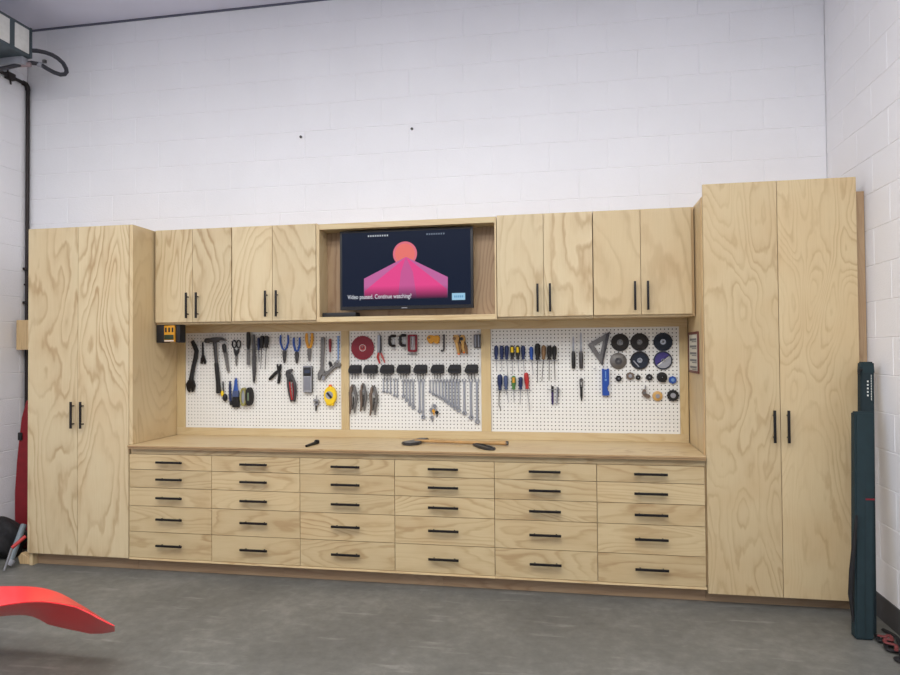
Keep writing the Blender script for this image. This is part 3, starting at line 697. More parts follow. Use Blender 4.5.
t.part('bristles', CLOTHBK, MB().box((1.2704, 1.1605)[0], (1.3242, 1.1607)[0], Y(.026), Y(.007), (1.3241, 1.0809)[1], (1.2704, 1.1590)[1], .003), 'dark bristles')
hook((1.2984, 1.2934), .022, 'blue brush')
c = (1.3649, 1.1624)
t = tool('tape_roll', 'olive and black round tape measure on left pegboard', 'tape measure', (c[0], c[1]+.075))
o = [(c[0]+.026*math.cos(a_), c[1]+.070*math.sin(a_)) for a_ in [2*PI*k/24 for k in range(24)]]
i_ = [(c[0]+.015*math.cos(a_), c[1]+.052*math.sin(a_)) for a_ in [2*PI*k/24 for k in range(24)]]
t.part('rim', OLIVE, MB().ring(o, i_, Y(.040), Y(.006)))
t.part('side', GREYP, MB().prism(i_, Y(.032), Y(.010)))
c2 = (c[0]+.047, c[1]+.002)
o = [(c2[0]+.028*math.cos(a_), c2[1]+.070*math.sin(a_)) for a_ in [2*PI*k/24 for k in range(24)]]
t.part('case', BLACKR, MB().prism(o, Y(.046), Y(.004), .006))
t.part('case_mark', mat('pale green mark', (120, 140, 110), .6), MB().box(c2[0]-.006, c2[0]+.004, Y(.0475), Y(.0455), c2[1]-.03, c2[1]+.03, .001))

# battery holder under the wall cabinet
a, b = (0.8285, 1.6971), (1.0165, 1.5713)
z1 = 1.7032; x0, x1 = .8225, b[0]-.010; z0 = b[1]
t = Thing('tool_charger', 'black and amber battery charger hanging under the leftmost wall cabinet', 'charger', ((x0+x1)/2, .32, z1))
W_ = x1-x0
t.part('body', BLACKP, MB().box(x0, x0+W_*.34, .275, .36, z0, z1, .008)); t.part('body', BLACKP, MB().box(x1-W_*.20, x1, .283, .36, z0, z1, .008))
t.part('front', AMBER, MB().box(x0+W_*.345, x1-W_*.205, .272, .36, z0+.006, z1-.006, .006), 'amber front')
mb = MB(); 
for k in range(3): xk = x0+W_*(.40+.145*k); mb.box(xk, xk+W_*.07, .2685, .2725, z1-.055, z1-.022, .002)
t.part('slot', BLACKP, mb, 'black slots')
t.part('label_plate', mat('dark green label', (40, 56, 34), .5), MB().box(x0+W_*.37, x1-W_*.23, .2685, .2725, z0+.022, z0+.058, .002), 'dark green plate')
t.part('label_rim', WHITEP, MB().box(x0+W_*.365, x1-W_*.225, .2690, .2725, z0+.010, z0+.017, .001))

# ------------------------------------------------------------------ middle pegboard
c = (2.2944, 1.5234)
t = tool('saw_blade', 'round dark red circular saw blade, top left of middle pegboard', 'saw blade', c)
mb = MB(); N_ = 40; pts = []
for k in range(N_):
    a0 = 2*PI*k/N_; a1 = 2*PI*(k+.75)/N_
    pts += [(c[0]+.0895*math.cos(a0), c[1]+.0895*math.sin(a0)), (c[0]+.0855*math.cos(a1), c[1]+.0855*math.sin(a1))]
t.part('disc', REDD, mb.prism(pts, Y(.0095), Y(.0065)), 'dark red disc', smooth=False)
t.part('arbor_ring', REDP, MB().hollow(.012, .020, c, Y(.0105), Y(.0094)))
t.part('arbor_dots', WHITEP, MB().hollow(.022, .025, c, Y(.0105), Y(.0094)))
hook(c, .012, 'dark red saw blade')
# snips
t = tool('snips', 'slim silver snips with pinkish red handles beside the red saw blade', 'snips', (2.4250, 1.6189))
t.part('blade', STEEL, MB().prism([(2.4100, 1.6154), (2.4280, 1.6181), (2.4306, 1.5498), (2.4242, 1.4773), (2.4076, 1.4847)], Y(.018), Y(.012), .001))
t.part('blade', DSTEEL, MB().prism([(2.4310, 1.6166), (2.4400, 1.6005), (2.4424, 1.5062), (2.4332, 1.4736), (2.4273, 1.4918)], Y(.020), Y(.014), .001))
t.part('handle', RED, MB().tube(path([(2.4182, 1.4875), (2.4105, 1.4557), (2.4267, 1.4077)], .016), [.008, .009, .006], 10, flat=.7))
t.part('handle', REDP, MB().tube(path([(2.4347, 1.4845), (2.4510, 1.4482), (2.4643, 1.4133)], .016), [.007, .007, .005], 10, flat=.7))
hook((2.4273, 1.6196), .018, 'slim silver snips')
# C clamps
def cclamp(x0, x1, z0, z1, m, label, wdt=.011, close=False):
    t = tool('c_clamp', label, 'clamp', ((x0+x1)/2, z1), 'clamps on the middle pegboard'); d = .016
    r = .012
    if close:
        o = [(x0, z0), (x0, z1-.008), (x0+.01, z1), (x1-.004, z1), (x1, z1-.006), (x1, z0+.004), (x1-.006, z0-.003), (x1-.02, z0-.006)]
        i_ = [(x0+wdt*1.2, z0+wdt*.9), (x0+wdt*1.2, z1-wdt*1.3), (x0+wdt*1.5, z1-wdt), (x1-wdt*1.2, z1-wdt), (x1-wdt, z1-wdt*1.2), (x1-wdt, z0+wdt*1.3), (x1-wdt*1.1, z0+wdt), (x1-wdt*1.6, z0+wdt*.8)]
        t.part('frame', m, MB().ring(o, i_, Y(d+.010), Y(d-.010)))
        t.part('screw', STEEL, MB().tube([at3(((x0+x1)/2, z1-wdt), d), at3(((x0+x1)/2, z0-.018), d)], .004, 8))
        t.part('tommy_bar', DSTEEL, MB().tube([at3((x0-.004, z0-.020), d), at3((x1+.002, z0-.020), d)], .003, 8))
    else:
        pts = [(x1, z1-.002), (x0+.022, z1-.001), (x0+.008, z1-.010), (x0+.006, (z0+z1)/2), (x0+.009, z0+.014), (x0+.024, z0+.004), (x1-.004, z0+.006)]
        t.part('frame', m, MB().tube(path(pts, d), [wdt*.8, wdt, wdt, wdt*.95, wdt, wdt, wdt*.8], 10, flat=.8, ref=(0, 1, 0)))
        sx = x1-.012
        t.part('screw', STEEL, MB().tube([at3((sx, z1-.022), d), at3((sx, z0-.020), d)], .004, 8))
        t.part('swivel_pad', STEEL, MB().lathe([(.008, -.003), (.008, .003)], at3((sx, z1-.022), d), 'z', 12))
        t.part('tommy_bar', STEEL, MB().tube([at3((sx-.016, z0-.019), d+.004), at3((sx+.016, z0-.022), d+.004)], .0025, 8))
cclamp((2.4951, 1.5347)[0], (2.5489, 1.5343)[0], (2.4921, 1.5311)[1], (2.4926, 1.6086)[1], BLACK, 'small black C clamp, left of two beside the red one')
cclamp((2.5742, 1.5340)[0], (2.6262, 1.5335)[0], (2.5742, 1.5326)[1], (2.5747, 1.6120)[1], BLACK, 'small black C clamp touching the dark red clamp')
cclamp((2.6378, 1.4902)[0], (2.7057, 1.4897)[0], (2.6333, 1.4946)[1], (2.6342, 1.6156)[1], REDD, 'dark red square clamp at top of middle pegboard', .013, True)
# black tool racks
for k, (u0, u1) in enumerate((((2.1823, 1.3985), (2.2861, 1.3981)), ((2.3051, 1.3980), (2.4086, 1.3976)), ((2.4297, 1.3975), (2.5316, 1.3971)), ((2.5539, 1.3970), (2.6549, 1.3966)), ((2.6800, 1.3965), (2.7785, 1.3961)), ((2.8056, 1.3960), (2.9025, 1.3956)), ((2.9315, 1.3955), (3.0239, 1.3952)), ((3.0540, 1.3950), (3.1470, 1.3947)))):
    x0, x1 = max(u0[0], 2.1915), u1[0]; zt, zb = (2.5807, 1.3984)[1], (2.5803, 1.3350)[1]
    t = tool('wrench_rack', ('black plastic tool rack, leftmost of eight', 'black plastic tool rack, second from left of eight', 'black plastic tool rack above the five smallest wrenches', 'black plastic tool rack under the dark red clamp', 'black plastic tool rack, fifth from left, above the second wrench group',
        'black plastic tool rack, third from right of eight', 'black plastic tool rack, second from right of eight', 'black plastic tool rack, rightmost of eight above longest wrenches')[k], 'rack', ((x0+x1)/2, zt), 'black racks in a row across the middle pegboard')
    t.part('body', BLACKP, MB().prism([(x0, zb+.010), (x0, zb+.030), (x0+.010, zt-.012), (x0+.018, zt), (x1-.006, zt), (x1, zt-.008), (x1, zb+.004), (x1-.008, zb), (x0+.016, zb)], Y(.036), Y(.0005), .003))
    t.part('slot_row', BLACKR, MB().box(x0+.014, x1-.008, Y(.042), Y(.034), zb+.018, zb+.036, .004))
    mb = MB()
    for q in (.28, .5, .72):
        xx = x0+(x1-x0)*q; mb.tube([at3((xx, zb+.012), .014), at3((xx, zb-.034), .014), at3((xx, zb-.040), .020)], .0024, 6)
    t.part('wire_hook', DSTEEL, mb)
# locking pliers
for k, (p0, p1, lb) in enumerate((((2.2229, 1.2597), (2.2247, 1.0410), 'leftmost'), ((2.3005, 1.2685), (2.3024, 1.0591), 'middle, shortest'), ((2.3776, 1.2526), (2.3793, 1.0308), 'rightmost'))):
    t = tool('locking_pliers', 'brown worn locking pliers, %s of three under the black racks' % lb, 'pliers', p0, 'locking pliers on the middle pegboard')
    h = p0[1]-p1[1]; x, z = p0; wd = (1, .8, 1)[k]
    F = lambda a_, b_: (x+a_*wd, z-h*b_)
    t.part('upper_jaw', RUST, MB().prism([F(-.004, 0), F(-.020, .10), F(-.026, .28), F(-.014, .34), F(-.004, .22), F(-.001, .06)], Y(.026), Y(.012), .002))
    t.part('lower_jaw', GSTEEL, MB().prism([F(.004, 0), F(.020, .09), F(.028, .28), F(.016, .38), F(.003, .24), F(.001, .06)], Y(.025), Y(.011), .002))
    t.part('handle', RUST, MB().tube(path([F(-.022, .26), F(-.020, .45), F(-.016, .7), F(-.026, 1.0)], .019), [.011, .0115, .010, .006], 10, flat=.8))
    t.part('handle', GSTEEL, MB().tube(path([F(.022, .28), F(.026, .5), F(.014, .78), F(.010, .98)], .018), [.010, .0105, .009, .006], 10, flat=.8))
    t.part('release_lever', DSTEEL, MB().tube(path([F(.004, .42), F(.004, .62), F(-.004, .84)], .021), [.006, .006, .004], 8))
    t.part('rivet', STEEL, MB().disc(.0065, F(.006, .30), Y(.030), Y(.010), 12))
    hook(F(0, .10), .028, '%s of the three locking pliers' % lb)
# combination wrenches
def wrench(u, v0, v1, s, label, group):
    t = tool('combination_wrench', label, 'wrench', u0 := (u, v0), group); x = u; d = .0085; w = .0054*s
    t.part('shank', CHROME, MB().tube(path([(x, v0-.012), (x, (v0+v1)/2), (x, v1+.014*s)], d), [w*1.1, w, w*1.2], 8, flat=.55))
    R = .0112*s
    pts = []
    for k in range(13):
        a_ = PI/2+.55+(2*PI-1.1)*k/12; pts.append((x+R*math.cos(a_), v0-.004+R*math.sin(a_)))
    inn = [(x+(R*.52)*math.cos(PI/2+.55+(2*PI-1.1)*k/12), v0-.004+(R*.52)*math.sin(PI/2+.55+(2*PI-1.1)*k/12)) for k in range(12, -1, -1)]
    t.part('open_end', STEEL, MB().prism(pts+inn, Y(d+.003), Y(d-.003)))
    t.part('ring_end', CHROME, MB().hollow(R*.55, R*1.05, (x, v1+.004*s), Y(d+.0045), Y(d-.0045), 18))
    return t
g1, g2, g3 = 'five smallest wrenches on the middle pegboard', 'medium wrenches on the middle pegboard', 'long row of wrenches on the middle pegboard'
ordn = ['first', 'second', 'third', 'fourth', 'fifth', 'sixth', 'seventh', 'eighth', 'ninth', 'tenth', 'eleventh', 'twelfth', 'thirteenth']
for k, (p, q) in enumerate((((2.4516, 1.2961), (2.4510, 1.2020)), ((2.4778, 1.2961), (2.4772, 1.1978)), ((2.5040, 1.2961), (2.5033, 1.1921)), ((2.5324, 1.2961), (2.5316, 1.1735)), ((2.5547, 1.2961), (2.5539, 1.1664)))):
    wrench(p[0], p[1], q[1], .78, 'tiny steel combination wrench, %s from the left of the five smallest' % ordn[k], g1)
for k, (p, q) in enumerate((((2.5993, 1.2889), (2.5984, 1.1637)), ((2.6230, 1.2889), (2.6220, 1.1379)), ((2.6467, 1.2889), (2.6455, 1.1094)), ((2.6733, 1.2889), (2.6719, 1.0866)), ((2.7190, 1.2889), (2.7173, 1.0598)), ((2.7454, 1.2889), (2.7434, 1.0171)))):
    wrench(p[0], p[1], q[1], .95+.07*k, 'bright combination wrench, %s from the left of the middle six' % ordn[k], g2)
for k, (p, q) in enumerate((((2.7967, 1.2889), (2.7961, 1.2003)), ((2.8201, 1.2889), (2.8193, 1.1847)), ((2.8420, 1.2889), (2.8411, 1.1748)), ((2.8653, 1.2889), (2.8643, 1.1649)), ((2.8886, 1.2889), (2.8875, 1.1522)), ((2.9103, 1.2889), (2.9091, 1.1353)), ((2.9335, 1.2889), (2.9321, 1.1184)), ((2.9567, 1.2889), (2.9551, 1.1015)), ((2.9798, 1.2889), (2.9781, 1.0861)), ((3.0043, 1.2889), (3.0024, 1.0693)), ((3.0459, 1.2889), (3.0439, 1.0485)), ((3.0932, 1.2889), (3.0909, 1.0179)), ((3.1375, 1.2889), (3.1348, 0.9888)))):
    wrench(p[0], p[1], q[1], .8+.06*k, 'chrome combination wrench, %s from the left in the long graded row of thirteen' % ordn[k], g3)
# key bunch
t = tool('key_bunch', 'bunch of small keys with yellow and black tags below the wrenches', 'keys', (2.8188, 1.1177))
t.part('ring', STEEL, MB().tube([at3(((2.8188, 1.1177)[0]+.012*math.cos(2*PI*k/16), (2.8187, 1.1006)[1]+.014*math.sin(2*PI*k/16)), .008) for k in range(16)], .0016, 6, closed=True))
for p, s_, m_ in (((2.8024, 1.0748), 0, STEEL), ((2.8108, 1.0214), 1, STEEL), ((2.8243, 1.0678), 2, AMBER), ((2.8475, 1.0566), 3, BLACKP), ((2.8333, 1.1035), 4, STEEL)):
    mb = MB(); mb.disc(.013, p, Y(.010+.003*s_), Y(.007+.003*s_), 14); mb.prism([(p[0]-.004, p[1]), (p[0]+.004, p[1]), (p[0]+.005, p[1]-.032), (p[0]-.001, p[1]-.036)], Y(.0095+.003*s_), Y(.0075+.003*s_)); t.part('key' if m_ is STEEL else 'tag', m_, mb)
hook((2.8188, 1.1120), .012, 'bunch of small keys')
# top right of the middle board
t = tool('wood_block', 'amber arched wooden block at top of middle pegboard', 'block', (2.8255, 1.6104))
t.part('block', AMBER, MB().prism([(2.7770, 1.5852), (2.7889, 1.6066), (2.8109, 1.6106), (2.8328, 1.6060), (2.8620, 1.6085), (2.8749, 1.5913), (2.8689, 1.5599), (2.8571, 1.5457), (2.8396, 1.5502), (2.8281, 1.5632), (2.8104, 1.5462), (2.7929, 1.5564)], Y(.034), Y(.004), .004))
t.part('knot', BROWN, MB().disc(.009, (2.7990, 1.5921), Y(.036), Y(.033), 12))
t = tool('hex_key', 'long dark hex key hanging by the amber block', 'hex key', (2.9042, 1.6138))
t.part('rod', DSTEEL, MB().tube(path([(2.9028, 1.6138), (2.9019, 1.5125), (2.8975, 1.4997), (2.8858, 1.4955), (2.8815, 1.5027)], .014), .0065, 6))
t = tool('spring_clamp', 'tan spring clamp with dark pivot, left of the tan pair', 'clamp', (2.9809, 1.6085), 'tan spring clamps')
def springc(t, a, b, c, e, dk):
    t.part('jaw', TAN, MB().prism(a, Y(.040), Y(.006), .003)); t.part('arm', TAN, MB().tube(path(b, .024), [.012, .011, .009], 10)); t.part('arm', BROWN, MB().tube(path(c, .020), [.010, .010, .007], 10))
    t.part('pivot', dk, MB().disc(.012, e, Y(.044), Y(.004), 14)); t.part('tip', ORANGE, MB().disc(.007, b[-1], Y(.034), Y(.012), 12))
springc(t, [(2.9707, 1.5944), (2.9824, 1.6100), (3.0069, 1.6082), (3.0183, 1.5868), (3.0094, 1.5585), (2.9819, 1.5545)], [(2.9921, 1.5658), (3.0033, 1.5159), (3.0116, 1.4733)], [(3.0037, 1.5656), (3.0235, 1.5228), (3.0274, 1.4802)], (2.9822, 1.5829), BROWN)
t = tool('spring_clamp', 'tan spring clamp with black pivot, right of the tan pair', 'clamp', (3.0328, 1.6079), 'tan spring clamps')
springc(t, [(3.0226, 1.5938), (3.0328, 1.6093), (3.0501, 1.6063), (3.0585, 1.5835), (3.0540, 1.5580), (3.0281, 1.5554)], [(3.0382, 1.5653), (3.0407, 1.5156), (3.0490, 1.4836)], [(3.0469, 1.5652), (3.0637, 1.5154), (3.0705, 1.4728)], (3.0355, 1.5809), BLACK)
a, b = (3.1189, 1.6111), (3.1666, 1.5159)
t = tool('hex_key_set', 'grey folded hex key set beside the pegboard upright', 'hex key set', ((a[0]+b[0])/2, a[1]))
t.part('case', DSTEEL, MB().box(a[0], b[0], Y(.030), Y(.004), b[1], a[1], .003))
for k in range(4):
    x = a[0]+.009+k*.0115; t.part('key', GSTEEL if k % 2 else STEEL, MB().box(x, x+.006, Y(.034), Y(.029), b[1]+.006, a[1]-.006, .001))

# ------------------------------------------------------------------ right pegboard
SD = [(496, 330.0+16, 359.5, 371, NAVY, .0125, 'far left of the upper row, against the pegboard upright', None, 0), (501.6, 346, 359.5, 371.5, NAVY, .0125, 'second from left of the upper row', None, 0),
      (506.6, 346, 359.5, 381, NAVY, .0125, 'third from left of the upper row', None, 1.2), (512, 346, 359.5, 374.5, BLACKP, .0125, 'fourth from left of the upper row, black with yellow inlay', YELLOW, 0),
      (517.8, 346, 359.5, 371, BLACKP, .0125, 'fifth from left of the upper row, black with yellow inlay', YELLOW, 1), (523.2, 346, 359.5, 376, NAVY, .0125, 'sixth from left of the upper row', None, 1.2)]
for u, v0, v1, v2, m, w_, lb, band, dx in []: pass
row1 = (((3.2773, 1.5304), (3.2764, 1.4328), (3.2785, 1.3520)), ((3.3168, 1.5301), (3.3158, 1.4326), (3.3165, 1.3484)), ((3.3519, 1.5312), (3.3510, 1.4324), (3.3594, 1.2889)), ((3.3898, 1.5308), (3.3902, 1.4322), (3.3920, 1.3273)), ((3.4289, 1.5304), (3.4293, 1.4319), (3.4368, 1.3412)), ((3.4665, 1.5301), (3.4669, 1.4317), (3.4741, 1.3202)),
        ((3.5234, 1.5212), (3.5238, 1.4307), (3.5352, 1.3236)), ((3.5665, 1.5431), (3.5667, 1.4305), (3.5636, 1.2708)), ((3.6104, 1.5288), (3.6067, 1.4317), (3.5940, 1.2778)), ((3.6482, 1.5284), (3.6465, 1.4314), (3.6436, 1.2847)), ((3.6831, 1.5253), (3.6821, 1.4313), (3.6847, 1.2889)))
info = ((NAVY, .0135, 'navy screwdriver at far left of the upper row', None), (NAVY, .0135, 'navy screwdriver, second from left in the upper row', None), (NAVY, .0135, 'navy screwdriver, third from left in the upper row', None),
        (BLACKP, .0145, 'black screwdriver with yellow inlay, left of the two', YELLOW), (BLACKP, .0145, 'black screwdriver with yellow inlay, right of the two', YELLOW), (NAVY, .0135, 'navy screwdriver just right of the yellow-inlaid pair', None),
        (BLUE, .0125, 'small blue screwdriver between navy and big black handles', None), (BLACKR, .0175, 'largest black screwdriver, tallest handle in the upper row', None), (BROWN, .0145, 'brown-handled screwdriver beside the largest black one', None),
        (BLACKR, .0155, 'black screwdriver, second from right in the upper row', None), (BLACKR, .0150, 'black screwdriver at the right end of the upper row', None))
for (a, b, c), (m, w_, lb, band) in zip(row1, info): screwdriver(a, b, c, m, w_, lb, DSTEEL if m in (BLACKR, BROWN) else STEEL, band)
screwdriver((3.3022, 1.3281), (3.3012, 1.2188), (3.3069, 1.0788), NAVY, .0165, 'navy-handled hook tool with bent black tip, lower row left', BLACK, bent=[(3.2951, 1.1768), (3.2938, 1.1137)])
screwdriver((3.3429, 1.3197), (3.3447, 1.2217), (3.3621, 1.1309), SLATEB, .0140, 'slate blue screwdriver, second in the lower row', STEEL)
screwdriver((3.3989, 1.3182), (3.3979, 1.2219), (3.3998, 1.1312), GREEN, .0145, 'green screwdriver with yellow inlay in the lower row', STEEL, AMBER)
screwdriver((3.4476, 1.3098), (3.4454, 1.2220), (3.4415, 1.1175), NAVY, .0135, 'dark navy screwdriver left of the red one, lower row', STEEL)
screwdriver((3.4855, 1.3404), (3.4926, 1.2263), (3.5077, 1.0735), RED, .0150, 'red-handled screwdriver at right end of the lower row', STEEL)
def wirerail(p0, p1, lb):
    t = tool('tool_rail', lb, 'hook', p0, 'wire tool rails on the pegboards'); t.part('wire', STEEL, MB().tube([at3(p0, -.003), at3(p0, .026), at3(p1, .026), at3(p1, -.003)], .0022, 6))
wirerail((3.2580, 1.4251), (3.4932, 1.4225), 'long wire rail under the left handles of the upper screwdriver row')
wirerail((3.5071, 1.4225), (3.7066, 1.4228), 'wire rail under the right handles of the upper screwdriver row')
wirerail((3.2743, 1.2145), (3.5189, 1.2166), 'wire rail under the handles of the lower screwdriver row')
wirerail((3.6319, 1.2225), (3.7181, 1.2213), 'short wire rail holding the two pens')
t = tool('pen', 'dark purple pen clipped upright on the right pegboard', 'pen', (3.6664, 1.2447), 'pens on the right pegboard')
t.part('barrel', mat('dark purple plastic', (52, 36, 92), .45), MB().tube(path([(3.6657, 1.2405), (3.6659, 1.1369), (3.6677, 1.1121)], .012), [.0075, .0075, .0025], 10)); t.part('cap', BLACKP, MB().tube(path([(3.6657, 1.2460), (3.6660, 1.2060)], .012), .0085, 10))
t = tool('pen', 'grey pen beside the dark purple pen', 'pen', (3.6965, 1.2447), 'pens on the right pegboard')
t.part('barrel', GREYP, MB().tube(path([(3.7005, 1.2406), (3.6967, 1.1371), (3.6937, 1.1136)], .012), [.006, .006, .002], 10)); t.part('clip', DSTEEL, MB().box((3.7040, 1.2406)[0], (3.7080, 1.2406)[0], Y(.022), Y(.018), (3.6971, 1.1716)[1], (3.6978, 1.2406)[1]))
# files
for (p, m_, lb) in (((3.8119, 1.5917), BLACKP, 'slim chisel standing tip up with black handle'), ((3.8636, 1.6186), DSTEEL, 'slim chisel standing tip up with dark grey handle')):
    t = tool('slim_chisel', lb, 'chisel', p, 'slim chisels on the right pegboard'); x = p[0]; zn = (3.8364, 1.4827)[1]; zb = (3.8351, 1.3672)[1]
    t.part('blade', STEEL, MB().prism([(x-.006, zn), (x+.006, zn), (x+.0055, p[1]-.01), (x, p[1]), (x-.0055, p[1]-.01)], Y(.020), Y(.016)))
    t.part('handle', m_, MB().tube(path([(x, zn+.004), (x, zn-.012), (x, (zn+zb)/2), (x, zb+.006), (x, zb)], .016), [.009, .0128, .0138, .0128, .010], 10, flat=.8))
    hook((x, zn+.012), .024, 'slim chisel with the %s handle' % ('black' if m_ is BLACKP else 'dark grey'))
t = tool('utility_marker', 'black pointed marker with grey cap below the slim chisels', 'marker', (3.8627, 1.3026))
t.part('cap', DSTEEL, MB().ring([(3.8504, 1.2889), (3.8586, 1.3026), (3.8694, 1.3026), (3.8746, 1.2889), (3.8727, 1.2340), (3.8524, 1.2340)], [(3.8570, 1.2820), (3.8605, 1.2889), (3.8665, 1.2889), (3.8692, 1.2820), (3.8674, 1.2443), (3.8579, 1.2443)], Y(.018), Y(.008)))
t.part('barrel', BLACKP, MB().tube(path([(3.8626, 1.2409), (3.8626, 1.1792), (3.8649, 1.1422)], .013), [.0085, .0085, .003], 10))
hook((3.8632, 1.2916), .020, 'black pointed marker')
# speed square
t = tool('speed_square', 'grey metal triangular speed square at top of right pegboard', 'square', (4.0592, 1.6195))
O_ = [(4.0619, 1.6215), (3.9071, 1.5329), (4.0058, 1.3844)]; cxx = sum(p[0] for p in O_)/3; czz = sum(p[1] for p in O_)/3
I_ = [lerp(p, (cxx-.010, czz+.002), .60) for p in O_]
t.part('plate', GSTEEL, MB().ring(O_, I_, Y(.012), Y(.006)))
A, B_ = O_[0], O_[2]
t.part('fence', DSTEEL, MB().prism([A, B_, (B_[0]-.004, B_[1]+.022), lerp(A, O_[1], .16)], Y(.022), Y(.004), .001))
hook(lerp(O_[0], O_[1], .2), .014, 'grey speed square')
# blue level
a, b = (4.0029, 1.3667), (4.0499, 1.1827)
t = tool('torpedo_level', 'blue block tool with notched side under the speed square', 'level', ((a[0]+b[0])/2, a[1]))
x0, x1, z1, z0 = a[0], b[0], a[1], b[1]; h = z1-z0
t.part('body', mat('bright blue plastic', (28, 72, 160), .4), MB().prism([(x0, z0), (x0, z1), (x0+.014, z1), (x0+.014, z1-.006), (x1-.014, z1-.006), (x1-.014, z1), (x1, z1), (x1, z0+h*.42), (x1-.012, z0+h*.30), (x1-.012, z0+h*.22), (x1, z0+h*.14), (x1, z0)], Y(.030), Y(.004), .002))
t.part('vial', BLUE2, MB().disc(.008, ((x0+x1)/2, z1-h*.42), Y(.032), Y(.029), 16)); t.part('marking', BLUE2, MB().box(x0+.020, x1-.020, Y(.0312), Y(.0298), z0+h*.66, z0+h*.90, .001))
# discs
def disc(c, r, m, label, hub=(.3, GSTEEL), name='grinding_disc', cat='disc', dish=0, rim=None, stripes=None):
    t = tool(name, label, cat, c, 'discs and wheels on the right pegboard')
    if dish: t.part('disc', m, MB().lathe([(r*.3, -.018), (r*.35, -.020), (r*.8, -.012), (r, -.004), (r, -.001), (r*.3, -.006)], (c[0], Y(.004), c[1]), 'y', 32))
    else: t.part('disc', m, MB().hollow(r*.16, r, c, Y(.011), Y(.005), 36))
    t.part('hub', hub[1], MB().hollow(r*.14, r*hub[0], c, Y(.0135 if not dish else .028), Y(.010), 24))
    if rim: t.part('rim', rim, MB().hollow(r*.86, r*.985, c, Y(.0122), Y(.0108), 36))
    if stripes:
        for nm, m_, pts in stripes: t.part(nm, m_, MB().prism([(c[0]+q[0]*r, c[1]+q[1]*r) for q in pts], Y(.0124), Y(.0108)))
    hook(c, .018, label.split(',')[0])
    return t
DD = mat('dark abrasive', (44, 42, 42), .85, bump=.3); DB = mat('dark blue black abrasive', (30, 38, 52), .8, bump=.3)
disc((4.1259, 1.5444), .060, DD, 'black grinding disc with grey hub, upper row left', (.34, GSTEEL))
disc((4.2548, 1.5458), .060, DD, 'black grinding disc with grey hub, upper row centre', (.30, GSTEEL))
disc((4.4077, 1.5456), .062, DB, 'dark blue-black disc with bright silver hub, upper row right', (.30, CHROME))
disc((4.1124, 1.4180), .056, GSTEEL, 'domed grey metal cup disc under the upper left disc', (.42, DSTEEL), 'cup_wheel', dish=1)
disc((4.2545, 1.4213), .062, DB, 'dark disc with pale diagonal streak and silver hub, second row centre', (.28, CHROME), rim=DD, stripes=(('pale_streak', GREYP, [(-.72, -.05), (-.62, .0), (-.05, -.66), (-.15, -.74)]),))
arc = lambda a0, a1, r, n=12: [(r*math.cos(math.radians(a0+(a1-a0)*k/n)), r*math.sin(math.radians(a0+(a1-a0)*k/n))) for k in range(n+1)]
disc((4.4060, 1.4206), .062, GREYP, 'disc with purple upper half and grey lower half, second row right', (.2, STEEL), rim=DB, stripes=(('purple_half', mat('purple print', (58, 48, 120), .5), arc(35, 220, .86)), ('white_band', WHITEP, [(-.62, -.42), (-.52, -.58), (.66, .40), (.58, .52)])))
def wheel(c, r, m, label, hubm=BLACK, teeth=0, th=.018):
    t = tool('small_wheel', label, 'wheel', c, 'discs and wheels on the right pegboard'); mb = MB()
    if teeth:
        pts = []
        for k in range(teeth*2): rr = r if k % 2 == 0 else r*.86; a_ = 2*PI*k/teeth/2; pts.append((c[0]+rr*math.cos(a_), c[1]+rr*math.sin(a_)))
        mb.prism(pts, Y(th), Y(.004), .001)
    else: mb.lathe([(r*.8, -th), (r, -th+.004), (r, -.006), (r*.8, -.004)], (c[0], BY, c[1]), 'y', 24)
    t.part('wheel', m, mb); t.part('hub', hubm, MB().disc(r*.42, c, Y(th+.006), Y(.004), 18)); t.part('spindle', STEEL, MB().tube([at3(c, .0), at3(c, th+.012)], .003, 8))
wheel((4.1136, 1.2984), .022, BLACKR, 'small black toothed wheel, left end of the small wheel row', DSTEEL, 6)
wheel((4.1902, 1.3160), .028, RUST, 'small grey-brown nut-like wheel beside the black toothed wheel', GREYP, 8)
wheel((4.2426, 1.3051), .017, BLACKR, 'tiniest black wheel in the small wheel row', DSTEEL)
wheel((4.3156, 1.3064), .024, BLACKR, 'small black wheel between the tiniest and the largest black ones', DSTEEL, 7)
wheel((4.3974, 1.3077), .034, BLACKR, 'larger plain black wheel under the purple disc', BLACK, 0, .028)
wheel((4.4667, 1.2889), .027, BLUE, 'small blue wheel at right end of the small wheel row', BLUE2, 8)
wheel((4.3672, 1.1800), .033, TAN, 'tan ring wheel in the bottom row', GREYP, 0)
wheel((4.4672, 1.1845), .041, BLACKR, 'black ring wheel with grey centre at bottom right', GREYP, 12)
t = tool('bent_wheel', 'bent grey-brown wheel piece on spindle, left in the bottom row', 'wheel', (4.2847, 1.2282), 'discs and wheels on the right pegboard')
t.part('wheel', RUST, MB().prism([(4.2662, 1.2106), (4.2781, 1.2282), (4.2924, 1.2215), (4.2933, 1.1945), (4.3141, 1.1906), (4.3217, 1.1771), (4.3099, 1.1677), (4.2865, 1.1716), (4.2710, 1.1836)], Y(.026), Y(.004), .003))
t.part('spindle', STEEL, MB().tube(path([(4.2902, 1.2525), (4.2871, 1.2147)], .012), .0045, 8)); t.part('cap', GSTEEL, MB().disc(.010, (4.2804, 1.2012), Y(.030), Y(.024), 14))
single('peg_hook', 'bare wire peg hook left of the speed square foot', 'hook', STEEL, MB().tube([((3.9561, 1.3682)[0]-.008, Y(-.003), (3.9561, 1.3682)[1]), ((3.9561, 1.3682)[0]-.008, Y(.012), (3.9561, 1.3682)[1]), ((3.9561, 1.3682)[0]+.008, Y(.02), (3.9561, 1.3682)[1]-.004)], .0025, 6), at3((3.9561, 1.3682), 0), 'wire hooks on the pegboards')

